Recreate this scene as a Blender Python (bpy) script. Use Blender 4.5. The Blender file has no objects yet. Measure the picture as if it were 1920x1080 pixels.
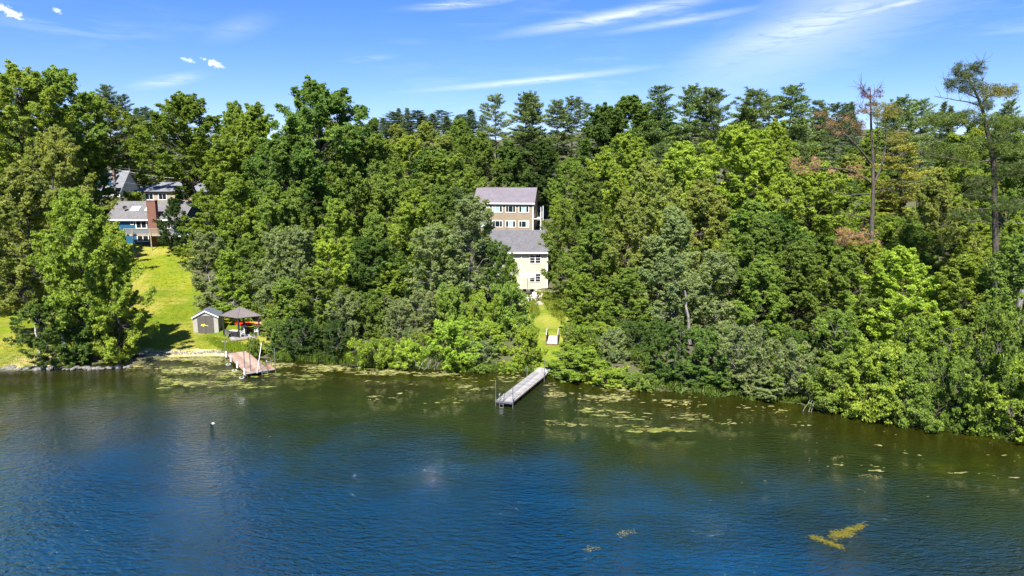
import bpy, bmesh, math, random
import numpy as np
from mathutils import Vector, Matrix

R = math.radians
rng = np.random.default_rng(11)
random.seed(11)
scene = bpy.context.scene
COL = scene.collection

# ------------------------------------------------------------------ camera
CAM_H, PITCH, FPX = 20.0, R(9.75), 1280.0
cam_d = bpy.data.cameras.new('camera'); cam = bpy.data.objects.new('camera', cam_d); COL.objects.link(cam)
cam_d.sensor_width = 36; cam_d.lens = 24; cam_d.clip_start = 0.5; cam_d.clip_end = 6000
cam.location = (0, 0, CAM_H); cam.rotation_euler = (math.pi/2 - PITCH, 0, 0)
scene.camera = cam

# ------------------------------------------------------------------ sun, sky, exposure
SUN_EL, SUN_A = R(54), R(81)          # the sun stands behind the camera and a little to the left
SUN = Vector((-math.cos(SUN_EL)*math.cos(SUN_A), -math.cos(SUN_EL)*math.sin(SUN_A), math.sin(SUN_EL)))
sun_d = bpy.data.lights.new('sun', 'SUN'); sun = bpy.data.objects.new('sun', sun_d); COL.objects.link(sun)
sun_d.energy = 5.0; sun_d.angle = R(0.5); sun_d.color = (1, 0.95, 0.86)
sun.rotation_euler = (-SUN).to_track_quat('-Z', 'Y').to_euler()

scene.view_settings.view_transform = 'Standard'
scene.view_settings.look = 'None'
scene.view_settings.exposure = 1.5
scene.view_settings.gamma = 1.0
scene.view_settings.use_curve_mapping = False

class NT:
    """small helper to wire shader nodes"""
    def __init__(s, tree): s.t = tree; s.n = tree.nodes; s.l = tree.links
    def new(s, typ, **kw):
        nd = s.n.new(typ)
        for k, v in kw.items():
            if k.startswith('i_'):
                nd.inputs[k[2:].replace('_', ' ')].default_value = v
            else: setattr(nd, k, v)
        return nd
    def put(s, sock, v):
        if hasattr(v, 'is_linked') or isinstance(v, bpy.types.NodeSocket): s.l.new(v, sock)
        else: sock.default_value = v
    def math(s, op, a, b=0.0, c=0.0, clamp=False):
        nd = s.new('ShaderNodeMath', operation=op, use_clamp=clamp)
        s.put(nd.inputs[0], a); s.put(nd.inputs[1], b); s.put(nd.inputs[2], c)
        return nd.outputs[0]
    def mix(s, f, a, b, blend='MIX'):
        nd = s.new('ShaderNodeMix', data_type='RGBA', blend_type=blend)
        s.put(nd.inputs[0], f)
        for k, v in ((6, a), (7, b)):
            if isinstance(v, tuple): v = (*v[:3], 1)
            s.put(nd.inputs[k], v)
        return nd.outputs[2]
    def noise(s, vec, scale, detail=4, rough=0.55, dist=0.0):
        nd = s.new('ShaderNodeTexNoise'); nd.inputs['Scale'].default_value = scale
        nd.inputs['Detail'].default_value = detail; nd.inputs['Roughness'].default_value = rough
        nd.inputs['Distortion'].default_value = dist
        if vec is not None: s.l.new(vec, nd.inputs['Vector'])
        return nd.outputs[0]
    def ramp(s, f, lo, hi, a=0.0, b=1.0, smooth=True):
        nd = s.new('ShaderNodeMapRange', interpolation_type='SMOOTHSTEP' if smooth else 'LINEAR')
        s.put(nd.inputs[0], f)
        for i, v in enumerate((lo, hi, a, b)): nd.inputs[i+1].default_value = v
        return nd.outputs[0]
    def mapping(s, vec, loc=(0,0,0), rot=(0,0,0), scale=(1,1,1), typ='POINT'):
        nd = s.new('ShaderNodeMapping', vector_type=typ)
        s.l.new(vec, nd.inputs[0]); nd.inputs[1].default_value = loc; nd.inputs[2].default_value = rot; nd.inputs[3].default_value = scale
        return nd.outputs[0]
    def bump(s, h, strength=0.3, dist=0.1, normal=None):
        nd = s.new('ShaderNodeBump'); nd.inputs['Strength'].default_value = strength; nd.inputs['Distance'].default_value = dist
        s.l.new(h, nd.inputs['Height'])
        if normal is not None: s.l.new(normal, nd.inputs['Normal'])
        return nd.outputs[0]

world = bpy.data.worlds.new('World'); scene.world = world; world.use_nodes = True
def build_world():
    w = NT(world.node_tree); w.n.clear()
    out = w.new('ShaderNodeOutputWorld'); bg = w.new('ShaderNodeBackground'); w.l.new(bg.outputs[0], out.inputs[0])
    sky = w.new('ShaderNodeTexSky', sky_type='NISHITA'); sky.sun_disc = False
    sky.sun_elevation = SUN_EL; sky.sun_rotation = math.atan2(SUN.x, SUN.y)
    sky.altitude = 300; sky.air_density = 1.0; sky.dust_density = 0.15; sky.ozone_density = 3.0
    bg.inputs['Strength'].default_value = 0.060
    hs = w.new('ShaderNodeHueSaturation'); hs.inputs['Saturation'].default_value = 1.28
    w.l.new(sky.outputs[0], hs.inputs['Color'])
    g = w.new('ShaderNodeGamma'); g.inputs[1].default_value = 1.0; w.l.new(w.mix(1.0, hs.outputs[0], (.74, .765, 1.12), 'MULTIPLY'), g.inputs[0])
    tc = w.new('ShaderNodeTexCoord'); sep = w.new('ShaderNodeSeparateXYZ'); w.l.new(tc.outputs['Generated'], sep.inputs[0])
    az = w.math('ARCTAN2', sep.outputs[0], sep.outputs[1]); el = w.math('ARCSINE', sep.outputs[2])
    cmb = w.new('ShaderNodeCombineXYZ'); w.put(cmb.inputs[0], az); w.put(cmb.inputs[1], el); P = cmb.outputs[0]
    # warp a little so that streak edges are ragged
    # high thin cirrus: fibres drawn out along one direction over the whole sky
    fib = w.noise(w.mapping(P, rot=(0, 0, R(-9)), scale=(5, 42, 1)), 1.6, 7, 0.62, 0.5)
    patch = w.noise(w.mapping(P, loc=(3.1, 1.7, 0), scale=(2.2, 6.5, 1)), 1.0, 3, 0.5)
    veil = w.math('MULTIPLY', w.ramp(fib, 0.42, 0.75), w.ramp(patch, 0.42, 0.72))
    veil = w.math('MULTIPLY', veil, 0.28)
    fine = w.noise(w.mapping(P, rot=(0, 0, R(-14)), scale=(9, 75, 1)), 2.0, 8, 0.65, 0.8)
    puffn = w.noise(w.mapping(P, scale=(1, 1.6, 1)), 130, 5, 0.65)
    def streak(px0, py0, px1, py1, wid, amt, soft=0.0, puff=False):
        a0, e0 = math.atan((px0-960)/1280), math.atan((540-py0)/1280) - PITCH
        a1, e1 = math.atan((px1-960)/1280), math.atan((540-py1)/1280) - PITCH
        L = math.hypot(a1-a0, e1-e0)/2; ang = math.atan2(e1-e0, a1-a0)
        v = w.mapping(P, loc=((a0+a1)/2, (e0+e1)/2, 0), rot=(0, 0, ang), scale=(L, wid/1280, 1), typ='TEXTURE')
        ln = w.new('ShaderNodeVectorMath', operation='LENGTH'); w.l.new(v, ln.inputs[0])
        if puff:
            d = w.math('ADD', ln.outputs['Value'], w.math('MULTIPLY_ADD', puffn, 2.2, -1.1))
            return w.math('MULTIPLY', w.ramp(d, .75, .25), amt)
        wob = w.math('MULTIPLY_ADD', fine, 0.9, -0.45)
        d = w.math('ADD', ln.outputs['Value'], wob)
        m = w.ramp(d, 1.05, -0.15)
        m = w.math('MULTIPLY', m, w.ramp(fine, 0.30 - soft, 0.72))
        return w.math('MULTIPLY', m, amt)
    S = [streak(1180, 160, 1880, -25, 56, 0.75, .15), streak(1300, 95, 1960, -60, 76, 0.5, .3), streak(730, 24, 1010, -8, 11, 0.8),
         streak(880, 76, 1430, -12, 17, 0.9, .1), streak(640, 122, 770, 106, 8, 0.3), streak(700, 180, 1300, 122, 9, 0.8, .1),
         streak(1420, 78, 1880, 18, 9, 0.85, .1), streak(1400, 122, 1740, 80, 16, 0.28, .1), streak(240, 188, 430, 150, 14, 0.6),
         streak(1240, 45, 1310, 35, 7, 0.5), streak(26, 63, 104, 90, 10, .95, 0, True), streak(398, 126, 446, 144, 9, .95, 0, True), streak(358, 129, 396, 135, 6, .6, 0, True), streak(138, 63, 164, 72, 6, .6, 0, True), streak(1150, 210, 1960, -50, 85, .42, .4), streak(1060, 72, 1480, 22, 10, 0.5, .2), streak(380, 98, 560, 42, 26, 0.2, .2), streak(1250, 190, 1420, 60, 60, 0.3, .2)]
    tot = veil
    for s_ in S: tot = w.math('MAXIMUM', tot, s_)
    col = w.mix(tot, g.outputs[0], (7.6, 8.0, 8.8))
    w.l.new(col, bg.inputs[0])
build_world()

scene.render.engine = 'CYCLES'
scene.cycles.use_denoising = True
scene.cycles.denoiser = 'OPENIMAGEDENOISE'
scene.cycles.max_bounces = 8; scene.cycles.diffuse_bounces = 5; scene.cycles.glossy_bounces = 2
scene.cycles.transmission_bounces = 6; scene.cycles.transparent_max_bounces = 4
scene.cycles.caustics_reflective = False; scene.cycles.caustics_refractive = False
scene.cycles.sample_clamp_indirect = 4.0

# ------------------------------------------------------------------ picture point -> place
CP, SP = math.cos(PITCH), math.sin(PITCH)
def ray(px, py):
    xc, yc = (px-960)/FPX, (540-py)/FPX
    return np.array((xc, CP + yc*SP, -SP + yc*CP))
def at_y(px, py, Y):
    d = ray(px, py); t = Y/d[1]; return np.array((d[0]*t, Y, CAM_H + d[2]*t))
def at_z(px, py, z=0.0):
    d = ray(px, py); t = (z-CAM_H)/d[2]; return np.array((d[0]*t, d[1]*t, z))
def project(x, y, z):
    v = np.array((x, y, z-CAM_H)); f = v[1]*CP - v[2]*SP; u = v[1]*SP + v[2]*CP
    return 960 + FPX*v[0]/f, 540 - FPX*u/f

# ------------------------------------------------------------------ terrain
SHORE_PX = [(-500,705),(-200,700),(0,697),(120,693),(225,690),(250,672),(330,668),(425,667),(500,672),(600,680),(680,688),(760,690),(830,694),
            (900,697),(1000,697),(1030,702),(1060,708),(1140,720),(1240,733),(1350,738),(1480,756),(1560,768),(1650,786),(1720,800),(1800,812),(1920,826),(2300,868)]
_sh = np.array([at_z(*p)[:2] for p in SHORE_PX])
_o = np.argsort(_sh[:, 0]); _sh = _sh[_o]
def yshore(x): return np.interp(x, _sh[:, 0], _sh[:, 1])
_S = [-60, -12, -3, 0, 1.2, 4, 10, 20, 34, 48, 64, 85, 150, 300, 600, 1600]
_Hh = [-4, -1.6, -.5, -.03, .28, .5, .95, 1.5, 2.45, 5.0, 7.9, 11, 17.5, 35, 48, 55]
def hgt(x, y):
    x = np.asarray(x, float); y = np.asarray(y, float)
    s = y - yshore(x)
    h = np.interp(s, _S, _Hh)
    lf = np.clip((-22 - x)/14, 0, 1); lf = lf*lf*(3-2*lf)
    h = h*(1 + 0.36*lf*np.clip((s-10)/30, 0, 1)*np.clip((120-s)/50, 0, 1))
    k = np.clip((s-2)/6, 0, 1)
    h = h + k*0.10*(np.sin(x*.61+1.3)*np.cos(y*.47) + .6*np.sin(x*1.31+y*.9))
    far = np.clip((s-120)/150, 0, 1)
    h = h + far*(4*np.sin(x*.011+.4)+3*np.sin(x*.027+y*.01))
    return h
def g(x, y): return float(hgt(x, y))
_TT = np.concatenate((np.arange(40, 160, .5), np.arange(160, 500, 4)))
def ground_hit(px, py):
    d = ray(px, py)
    def first(T):
        z = CAM_H + d[2]*T; lo = z - np.maximum(hgt(d[0]*T, d[1]*T), 0.0); k = int(np.argmax(lo <= 0))
        return k if lo[k] <= 0 else -1
    k = first(_TT)
    if k < 1: return None
    T = np.linspace(_TT[k-1], _TT[k], 12); k = max(first(T), 0); p = d*T[k]
    return np.array((p[0], p[1], CAM_H + p[2]))

# ------------------------------------------------------------------ materials
MATS = {}
def material(name):
    m = bpy.data.materials.new(name); m.use_nodes = True
    t = NT(m.node_tree); t.n.clear()
    out = t.new('ShaderNodeOutputMaterial'); MATS[name] = m
    return m, t, out
def plain(name, col, rough=0.6, var=0.12, scale=3.0, bump=0.0, metal=0.0, spec=0.4, stretch=(1,1,1), bscale=None, each=0.0):
    m, t, out = material(name)
    b = t.new('ShaderNodeBsdfPrincipled'); t.l.new(b.outputs[0], out.inputs[0])
    tc = t.new('ShaderNodeTexCoord'); vec = t.mapping(tc.outputs['Object'], scale=stretch)
    n = t.noise(vec, scale, 5, 0.6)
    lo = tuple(c*(1-var*1.6) for c in col); hi = tuple(min(1, c*(1+var*1.6)) for c in col)
    c = t.mix(t.ramp(n, .3, .7), lo, hi)
    if each:
        oi = t.new('ShaderNodeObjectInfo'); k = t.ramp(oi.outputs['Random'], 0, 1, 1-each, 1+each, False)
        mu = t.new('ShaderNodeVectorMath', operation='SCALE'); t.l.new(c, mu.inputs[0]); t.l.new(k, mu.inputs['Scale']); c = mu.outputs[0]
    t.l.new(c, b.inputs['Base Color'])
    b.inputs['Roughness'].default_value = rough; b.inputs['Metallic'].default_value = metal
    b.inputs['Specular IOR Level'].default_value = spec
    if bump:
        n2 = t.noise(vec, bscale or scale*4, 4, 0.6)
        t.l.new(t.bump(n2, bump, 0.05), b.inputs['Normal'])
    return m
def siding(name, col, pitch=0.16):
    m, t, out = material(name)
    b = t.new('ShaderNodeBsdfPrincipled'); t.l.new(b.outputs[0], out.inputs[0])
    tc = t.new('ShaderNodeTexCoord'); sep = t.new('ShaderNodeSeparateXYZ'); t.l.new(tc.outputs['Object'], sep.inputs[0])
    f = t.math('FRACT', t.math('DIVIDE', sep.outputs[2], pitch))
    n = t.noise(t.mapping(tc.outputs['Object'], scale=(1, 1, 3)), 0.9, 5)
    c = t.mix(t.ramp(n, .3, .7), tuple(x*.9 for x in col), tuple(x*1.07 for x in col))
    t.l.new(c, b.inputs['Base Color']); b.inputs['Roughness'].default_value = .55
    t.l.new(t.bump(f, 0.6, 0.03), b.inputs['Normal'])
    return m
def shingle(name, col):
    m, t, out = material(name)
    b = t.new('ShaderNodeBsdfPrincipled'); t.l.new(b.outputs[0], out.inputs[0])
    tc = t.new('ShaderNodeTexCoord')
    br = t.new('ShaderNodeTexBrick'); br.inputs['Scale'].default_value = 1.0
    br.inputs['Brick Width'].default_value = .33; br.inputs['Row Height'].default_value = .16; br.inputs['Mortar Size'].default_value = .012
    sep = t.new('ShaderNodeSeparateXYZ'); t.l.new(tc.outputs['Object'], sep.inputs[0])
    cb = t.new('ShaderNodeCombineXYZ'); t.l.new(sep.outputs[0], cb.inputs[0]); t.l.new(t.math('MULTIPLY', sep.outputs[2], 1.9), cb.inputs[1])
    t.l.new(cb.outputs[0], br.inputs['Vector'])
    br.inputs['Color1'].default_value = (*[c*.78 for c in col], 1); br.inputs['Color2'].default_value = (*[c*1.2 for c in col], 1)
    br.inputs['Mortar'].default_value = (*[c*.5 for c in col], 1)
    n = t.noise(tc.outputs['Object'], .7, 5)
    t.l.new(t.mix(t.ramp(n, .3, .75, 0, .35), br.outputs[0], tuple(c*.6 for c in col)), b.inputs['Base Color'])
    b.inputs['Roughness'].default_value = .85
    t.l.new(t.bump(br.outputs[1], .4, -.02), b.inputs['Normal'])
    return m
def brick_mat(name):
    m, t, out = material(name)
    b = t.new('ShaderNodeBsdfPrincipled'); t.l.new(b.outputs[0], out.inputs[0])
    tc = t.new('ShaderNodeTexCoord'); br = t.new('ShaderNodeTexBrick'); br.inputs['Scale'].default_value = 1.0
    br.inputs['Brick Width'].default_value = .23; br.inputs['Row Height'].default_value = .085; br.inputs['Mortar Size'].default_value = .008
    sep = t.new('ShaderNodeSeparateXYZ'); t.l.new(tc.outputs['Object'], sep.inputs[0])
    cb = t.new('ShaderNodeCombineXYZ'); t.l.new(t.math('ADD', sep.outputs[0], sep.outputs[1]), cb.inputs[0]); t.l.new(sep.outputs[2], cb.inputs[1])
    t.l.new(cb.outputs[0], br.inputs['Vector'])
    br.inputs['Color1'].default_value = (.13, .045, .028, 1); br.inputs['Color2'].default_value = (.19, .07, .04, 1); br.inputs['Mortar'].default_value = (.15, .12, .10, 1)
    t.l.new(br.outputs[0], b.inputs['Base Color']); b.inputs['Roughness'].default_value = .9
    t.l.new(t.bump(br.outputs[1], .5, -.02), b.inputs['Normal'])
    return m
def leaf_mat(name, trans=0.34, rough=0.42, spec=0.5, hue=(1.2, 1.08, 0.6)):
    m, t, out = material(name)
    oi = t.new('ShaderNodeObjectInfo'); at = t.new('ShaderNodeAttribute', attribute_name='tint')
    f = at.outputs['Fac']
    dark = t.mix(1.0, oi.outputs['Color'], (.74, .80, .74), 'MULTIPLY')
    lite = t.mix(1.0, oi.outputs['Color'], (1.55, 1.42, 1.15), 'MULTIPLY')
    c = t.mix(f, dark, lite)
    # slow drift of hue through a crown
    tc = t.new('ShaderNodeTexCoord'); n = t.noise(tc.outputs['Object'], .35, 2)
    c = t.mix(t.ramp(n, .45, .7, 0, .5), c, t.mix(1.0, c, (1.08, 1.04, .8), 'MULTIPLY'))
    b = t.new('ShaderNodeBsdfPrincipled'); t.l.new(c, b.inputs['Base Color'])
    b.inputs['Roughness'].default_value = rough; b.inputs['Specular IOR Level'].default_value = spec
    tr = t.new('ShaderNodeBsdfTranslucent'); t.l.new(t.mix(1.0, c, hue, 'MULTIPLY'), tr.inputs[0])
    mx = t.new('ShaderNodeMixShader'); mx.inputs[0].default_value = trans
    t.l.new(b.outputs[0], mx.inputs[1]); t.l.new(tr.outputs[0], mx.inputs[2]); t.l.new(mx.outputs[0], out.inputs[0])
    return m

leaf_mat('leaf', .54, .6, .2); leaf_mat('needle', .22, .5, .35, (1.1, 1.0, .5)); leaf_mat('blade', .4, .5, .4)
plain('bark', (.075, .062, .05), .9, .35, 3.0, .8, stretch=(3, 3, .6))
plain('bark_grey', (.17, .16, .145), .9, .35, 3.0, .8, stretch=(3, 3, .6))
plain('bark_pale', (.36, .34, .31), .85, .3, 2.5, .5, stretch=(2, 2, .8))
plain('twig_dead', (.36, .31, .27), .9, .25, 2.0)

def ground_mats():
    m, t, out = material('forest_floor')
    b = t.new('ShaderNodeBsdfPrincipled'); t.l.new(b.outputs[0], out.inputs[0]); tc = t.new('ShaderNodeTexCoord')
    n = t.noise(tc.outputs['Object'], .35, 6, .65); n2 = t.noise(tc.outputs['Object'], 3.0, 5, .7)
    c = t.mix(t.ramp(n, .35, .65), (.075, .06, .038), (.06, .085, .02)); c = t.mix(t.ramp(n2, .4, .7, 0, .6), c, (.075, .06, .03))
    t.l.new(c, b.inputs['Base Color']); b.inputs['Roughness'].default_value = .95
    t.l.new(t.bump(n2, .8, .3), b.inputs['Normal'])
    for nm, a1, a2, dry in (('lawn', (.115, .165, .006), (.185, .205, .008), (.27, .23, .05)), ('path_grass', (.12, .18, .012), (.18, .22, .016), (.26, .24, .05))):
        m, t, out = material(nm)
        b = t.new('ShaderNodeBsdfPrincipled'); t.l.new(b.outputs[0], out.inputs[0]); tc = t.new('ShaderNodeTexCoord'); O = tc.outputs['Object']
        n = t.noise(O, .22, 5, .6); n2 = t.noise(O, 2.2, 5, .7); n3 = t.noise(t.mapping(O, loc=(9, 4, 0)), .14, 4, .6); n4 = t.noise(O, 14, 3, .7)
        c = t.mix(t.ramp(n, .35, .65), a1, a2); c = t.mix(t.ramp(n2, .35, .7, 0, .65), c, tuple(x*.55 for x in a1))
        c = t.mix(t.ramp(n3, .47, .64, 0, .75), c, dry); c = t.mix(t.ramp(n4, .5, .75, 0, .35), c, tuple(x*1.5 for x in a2))
        c = t.mix(t.ramp(n4, .5, .25, 0, .45), c, tuple(x*.5 for x in a1))
        at = t.new('ShaderNodeAttribute', attribute_name='dry')
        c = t.mix(t.math('MULTIPLY', at.outputs['Fac'], t.ramp(n2, .25, .6)), c, (.36, .28, .12))
        t.l.new(c, b.inputs['Base Color']); b.inputs['Roughness'].default_value = .8; b.inputs['Specular IOR Level'].default_value = .2
        t.l.new(t.bump(n4, .7, .12), b.inputs['Normal'])
    m, t, out = material('sand')
    b = t.new('ShaderNodeBsdfPrincipled'); t.l.new(b.outputs[0], out.inputs[0]); tc = t.new('ShaderNodeTexCoord'); O = tc.outputs['Object']
    n = t.noise(O, .8, 6, .65); n2 = t.noise(O, 9, 4, .7)
    c = t.mix(t.ramp(n, .4, .62), (.42, .34, .20), (.30, .27, .07)); c = t.mix(t.ramp(n2, .45, .7, 0, .6), c, (.20, .17, .12))
    t.l.new(c, b.inputs['Base Color']); b.inputs['Roughness'].default_value = .9; t.l.new(t.bump(n2, .6, .08), b.inputs['Normal'])
    # lake water: ripples over a body whose colour goes from brown shallows to deep blue-green
    m, t, out = material('lake_water')
    b = t.new('ShaderNodeBsdfPrincipled'); t.l.new(b.outputs[0], out.inputs[0]); tc = t.new('ShaderNodeTexCoord'); O = tc.outputs['Object']
    at = t.new('ShaderNodeAttribute', attribute_name='shore'); sd = at.outputs['Fac']
    n = t.noise(O, .11, 5, .6, .6); n2 = t.noise(t.mapping(O, scale=(.5, 1.6, 1)), .5, 5, .65, .5)
    sdn = t.math('ADD', sd, t.math('MULTIPLY_ADD', n, 26, -13))
    c = t.mix(t.ramp(sdn, 1, 14), (.0125, .013, .0016), (.0115, .0185, .002)); c = t.mix(t.ramp(sdn, 13, 31), c, (.002, .031, .076))
    weed = t.math('MULTIPLY', t.ramp(n, .52, .68), t.ramp(sdn, 34, 8))
    c = t.mix(t.math('MULTIPLY', weed, t.ramp(n2, .35, .65)), c, (.034, .038, .002))
    t.l.new(c, b.inputs['Base Color']); b.inputs['Roughness'].default_value = .02; b.inputs['IOR'].default_value = 1.33
    b.inputs['Specular IOR Level'].default_value = .75
    cal = t.math('MULTIPLY', t.ramp(sd, 0, 30, .05, 1.0), t.ramp(t.noise(t.mapping(O, rot=(0, 0, R(20)), scale=(.6, 1.5, 1)), .075, 4), .36, .62, .35, 1.05))
    w1 = t.noise(t.mapping(O, rot=(0, 0, R(24)), scale=(.55, 1.5, 1)), 2.6, 2, .5, .6)
    w2 = t.noise(t.mapping(O, rot=(0, 0, R(-18)), scale=(.7, 1.6, 1)), 5.5, 3, .6, .4)
    h = t.math('MULTIPLY', t.math('ADD', w1, t.math('MULTIPLY', w2, .42)), cal)
    t.l.new(t.bump(h, 1.0, .78), b.inputs['Normal'])
ground_mats()
plain('algae', (.155, .15, .048), .8, .35, 1.5, .4)
plain('algae_green', (.11, .125, .02), .8, .4, 2.0, .4)
plain('stone', (.13, .125, .115), .9, .35, 2.5, .7)
siding('siding_tan', (.27, .215, .155)); siding('siding_cream', (.45, .44, .355)); siding('siding_blue', (.008, .085, .17)); siding('siding_beige', (.34, .27, .20))
siding('siding_white', (.6, .6, .58))
plain('trim_white', (.66, .66, .65), .5, .04); plain('metal_roof', (.20, .18, .205), .35, .06, 1.0, metal=.35); plain('metal_seam', (.22, .18, .20), .4, .05, metal=.3)
shingle('shingle_grey', (.125, .12, .125)); shingle('shingle_dark', (.105, .105, .115)); shingle('shingle_pale', (.15, .16, .18))
brick_mat('brick')
plain('deck_wood', (.30, .25, .19), .8, .2, 2.0, .3, stretch=(6, 6, 6)); plain('rail_wood', (.28, .24, .18), .8, .15)
plain('wood_grey', (.20, .195, .195), .8, .22, 2.0, .3, each=.22); plain('wood_pink', (.275, .185, .145), .75, .2, 1.2, .3, each=.2); plain('wood_red', (.26, .135, .095), .75, .16, 1.2, .3, each=.2)
plain('wood_pale', (.42, .37, .31), .75, .12); plain('wood_brown', (.14, .09, .055), .8, .2)
plain('black_metal', (.018, .018, .02), .5, .1); plain('float_black', (.012, .012, .013), .7, .1); plain('steel', (.28, .28, .30), .4, .15, metal=.7)
plain('white_plastic', (.55, .55, .55), .4, .05); plain('shed_grey', (.30, .29, .27), .6, .05); plain('shed_door', (.085, .075, .068), .6, .08); plain('shed_roof', (.10, .115, .14), .45, .1)
plain('canopy_grey', (.115, .10, .098), .5, .06); plain('canvas', (.80, .79, .77), .8, .05); plain('yellow_mark', (.62, .60, .03), .5, .05)
plain('kayak_red', (.55, .012, .008), .3, .05, spec=.6); plain('kayak_orange', (.75, .13, .01), .3, .05, spec=.6); plain('dark_furniture', (.02, .02, .022), .6, .1)
plain('paver', (.36, .33, .29), .85, .2, 4, .3); plain('blue_paint', (.01, .06, .16), .5, .05); plain('duck_dark', (.012, .014, .012), .5, .2); plain('duck_white', (.6, .58, .54), .6, .1)
plain('curtain', (.25, .35, .36), .9, .1); plain('skylight', (.75, .78, .8), .2, .04); plain('tarp_purple', (.18, .13, .28), .6, .1)
def glass():
    m, t, out = material('glass'); b = t.new('ShaderNodeBsdfPrincipled'); t.l.new(b.outputs[0], out.inputs[0])
    b.inputs['Base Color'].default_value = (.012, .016, .02, 1); b.inputs['Roughness'].default_value = .06; b.inputs['Specular IOR Level'].default_value = .6
glass()

# ------------------------------------------------------------------ object helpers
def link(o, parent=None):
    COL.objects.link(o)
    if parent is not None: o.parent = parent
    return o
def tag(o, label=None, cat=None, group=None, kind=None):
    for k, v in (('label', label), ('category', cat), ('group', group), ('kind', kind)):
        if v: o[k] = v
    return o
def thing(name, label, cat, loc=(0, 0, 0), rz=0.0, group=None):
    o = bpy.data.objects.new(name, None); o.empty_display_size = .3; link(o)
    o.location = loc; o.rotation_euler = (0, 0, rz)
    return tag(o, label, cat, group)
def mesh_np(name, V, F, mat, attr=None, smooth=False):
    """V (n,3) ; F (m,k) one face size"""
    me = bpy.data.meshes.new(name); V = np.asarray(V, np.float32); F = np.asarray(F, np.int32)
    me.vertices.add(len(V)); me.vertices.foreach_set('co', V.ravel())
    me.loops.add(F.size); me.loops.foreach_set('vertex_index', F.ravel())
    me.polygons.add(len(F)); me.polygons.foreach_set('loop_start', np.arange(len(F), dtype=np.int32)*F.shape[1])
    if attr:
        for k, a in attr.items():
            me.attributes.new(k, 'FLOAT', 'POINT').data.foreach_set('value', np.asarray(a, np.float32))
    me.update(calc_edges=True)
    if smooth: me.polygons.foreach_set('use_smooth', np.ones(len(F), bool))
    me.materials.append(MATS[mat]); return me
def mesh_py(name, V, F, mat, smooth=False):
    me = bpy.data.meshes.new(name); me.from_pydata([tuple(map(float, v)) for v in V], [], F); me.update()
    if smooth: me.polygons.foreach_set('use_smooth', np.ones(len(F), bool))
    me.materials.append(MATS[mat]); return me
def obj(name, me, parent=None, loc=(0, 0, 0), rot=(0, 0, 0)):
    o = bpy.data.objects.new(name, me); link(o, parent); o.location = loc; o.rotation_euler = rot; return o
_BOX = [(-1,-1,-1),(1,-1,-1),(1,1,-1),(-1,1,-1),(-1,-1,1),(1,-1,1),(1,1,1),(-1,1,1)]
_BF = [(0,3,2,1),(4,5,6,7),(0,1,5,4),(1,2,6,5),(2,3,7,6),(3,0,4,7)]
_cache = {}
def box_mesh(dx, dy, dz, mat, bev=0.0):
    k = (round(dx, 3), round(dy, 3), round(dz, 3), mat, bev)
    if k not in _cache:
        if bev:
            bm = bmesh.new(); bmesh.ops.create_cube(bm, size=1)
            for v in bm.verts: v.co = (v.co.x*dx, v.co.y*dy, v.co.z*dz)
            bmesh.ops.bevel(bm, geom=bm.edges[:], offset=bev, segments=1, affect='EDGES')
            me = bpy.data.meshes.new('box'); bm.to_mesh(me); bm.free(); me.materials.append(MATS[mat])
        else: me = mesh_py('box', [(a*dx/2, b*dy/2, c*dz/2) for a, b, c in _BOX], _BF, mat)
        _cache[k] = me
    return _cache[k]
def box(name, parent, mat, x0, x1, y0, y1, z0, z1, rot=(0, 0, 0), bev=0.0):
    return obj(name, box_mesh(abs(x1-x0), abs(y1-y0), abs(z1-z0), mat, bev), parent, ((x0+x1)/2, (y0+y1)/2, (z0+z1)/2), rot)
def child_box(name, part, mat, x0, x1, y0, y1, z0, z1, rot=(0, 0, 0)):
    """box under a part, given in the thing's coordinates (parts are not rotated)"""
    L = part.location; return box(name, part, mat, x0-L.x, x1-L.x, y0-L.y, y1-L.y, z0-L.z, z1-L.z, rot)
def boxes_mesh(name, mat, rects):
    V, F = [], []
    for x0, x1, y0, y1, z0, z1 in rects:
        n = len(V); V += [((x0+x1)/2+a*(x1-x0)/2, (y0+y1)/2+b*(y1-y0)/2, (z0+z1)/2+c*(z1-z0)/2) for a, b, c in _BOX]
        F += [tuple(i+n for i in f) for f in _BF]
    return mesh_py(name, V, F, mat)
def tube_arr(P, Rr, sides=6, base=0):
    P = np.asarray(P, float); n = len(P); V = np.zeros((n*sides, 3)); T = np.gradient(P, axis=0)
    T /= np.linalg.norm(T, axis=1)[:, None] + 1e-9
    ref = np.array((0.0, 0, 1)) if abs(T[0, 2]) < .9 else np.array((1.0, 0, 0))
    a = np.arange(sides)*2*np.pi/sides
    for i in range(n):
        u = np.cross(T[i], ref); u /= np.linalg.norm(u)+1e-9; v = np.cross(T[i], u)
        V[i*sides:(i+1)*sides] = P[i] + Rr[i]*(np.cos(a)[:, None]*u + np.sin(a)[:, None]*v)
    F = []
    for i in range(n-1):
        for j in range(sides):
            k = (j+1) % sides; F.append((base+i*sides+j, base+i*sides+k, base+(i+1)*sides+k, base+(i+1)*sides+j))
    return V, np.array(F)
def tubes_mesh(name, mat, tubes, sides=6, smooth=True):
    Vs, Fs, n = [], [], 0
    for P, Rr in tubes:
        V, F = tube_arr(P, Rr, sides, n); Vs.append(V); Fs.append(F); n += len(V)
    return mesh_np(name, np.vstack(Vs), np.vstack(Fs), mat, smooth=smooth)
def rod(name, parent, mat, a, b, r, sides=8):
    return obj(name, tubes_mesh(name, mat, [([a, b], [r, r])], sides), parent)

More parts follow.
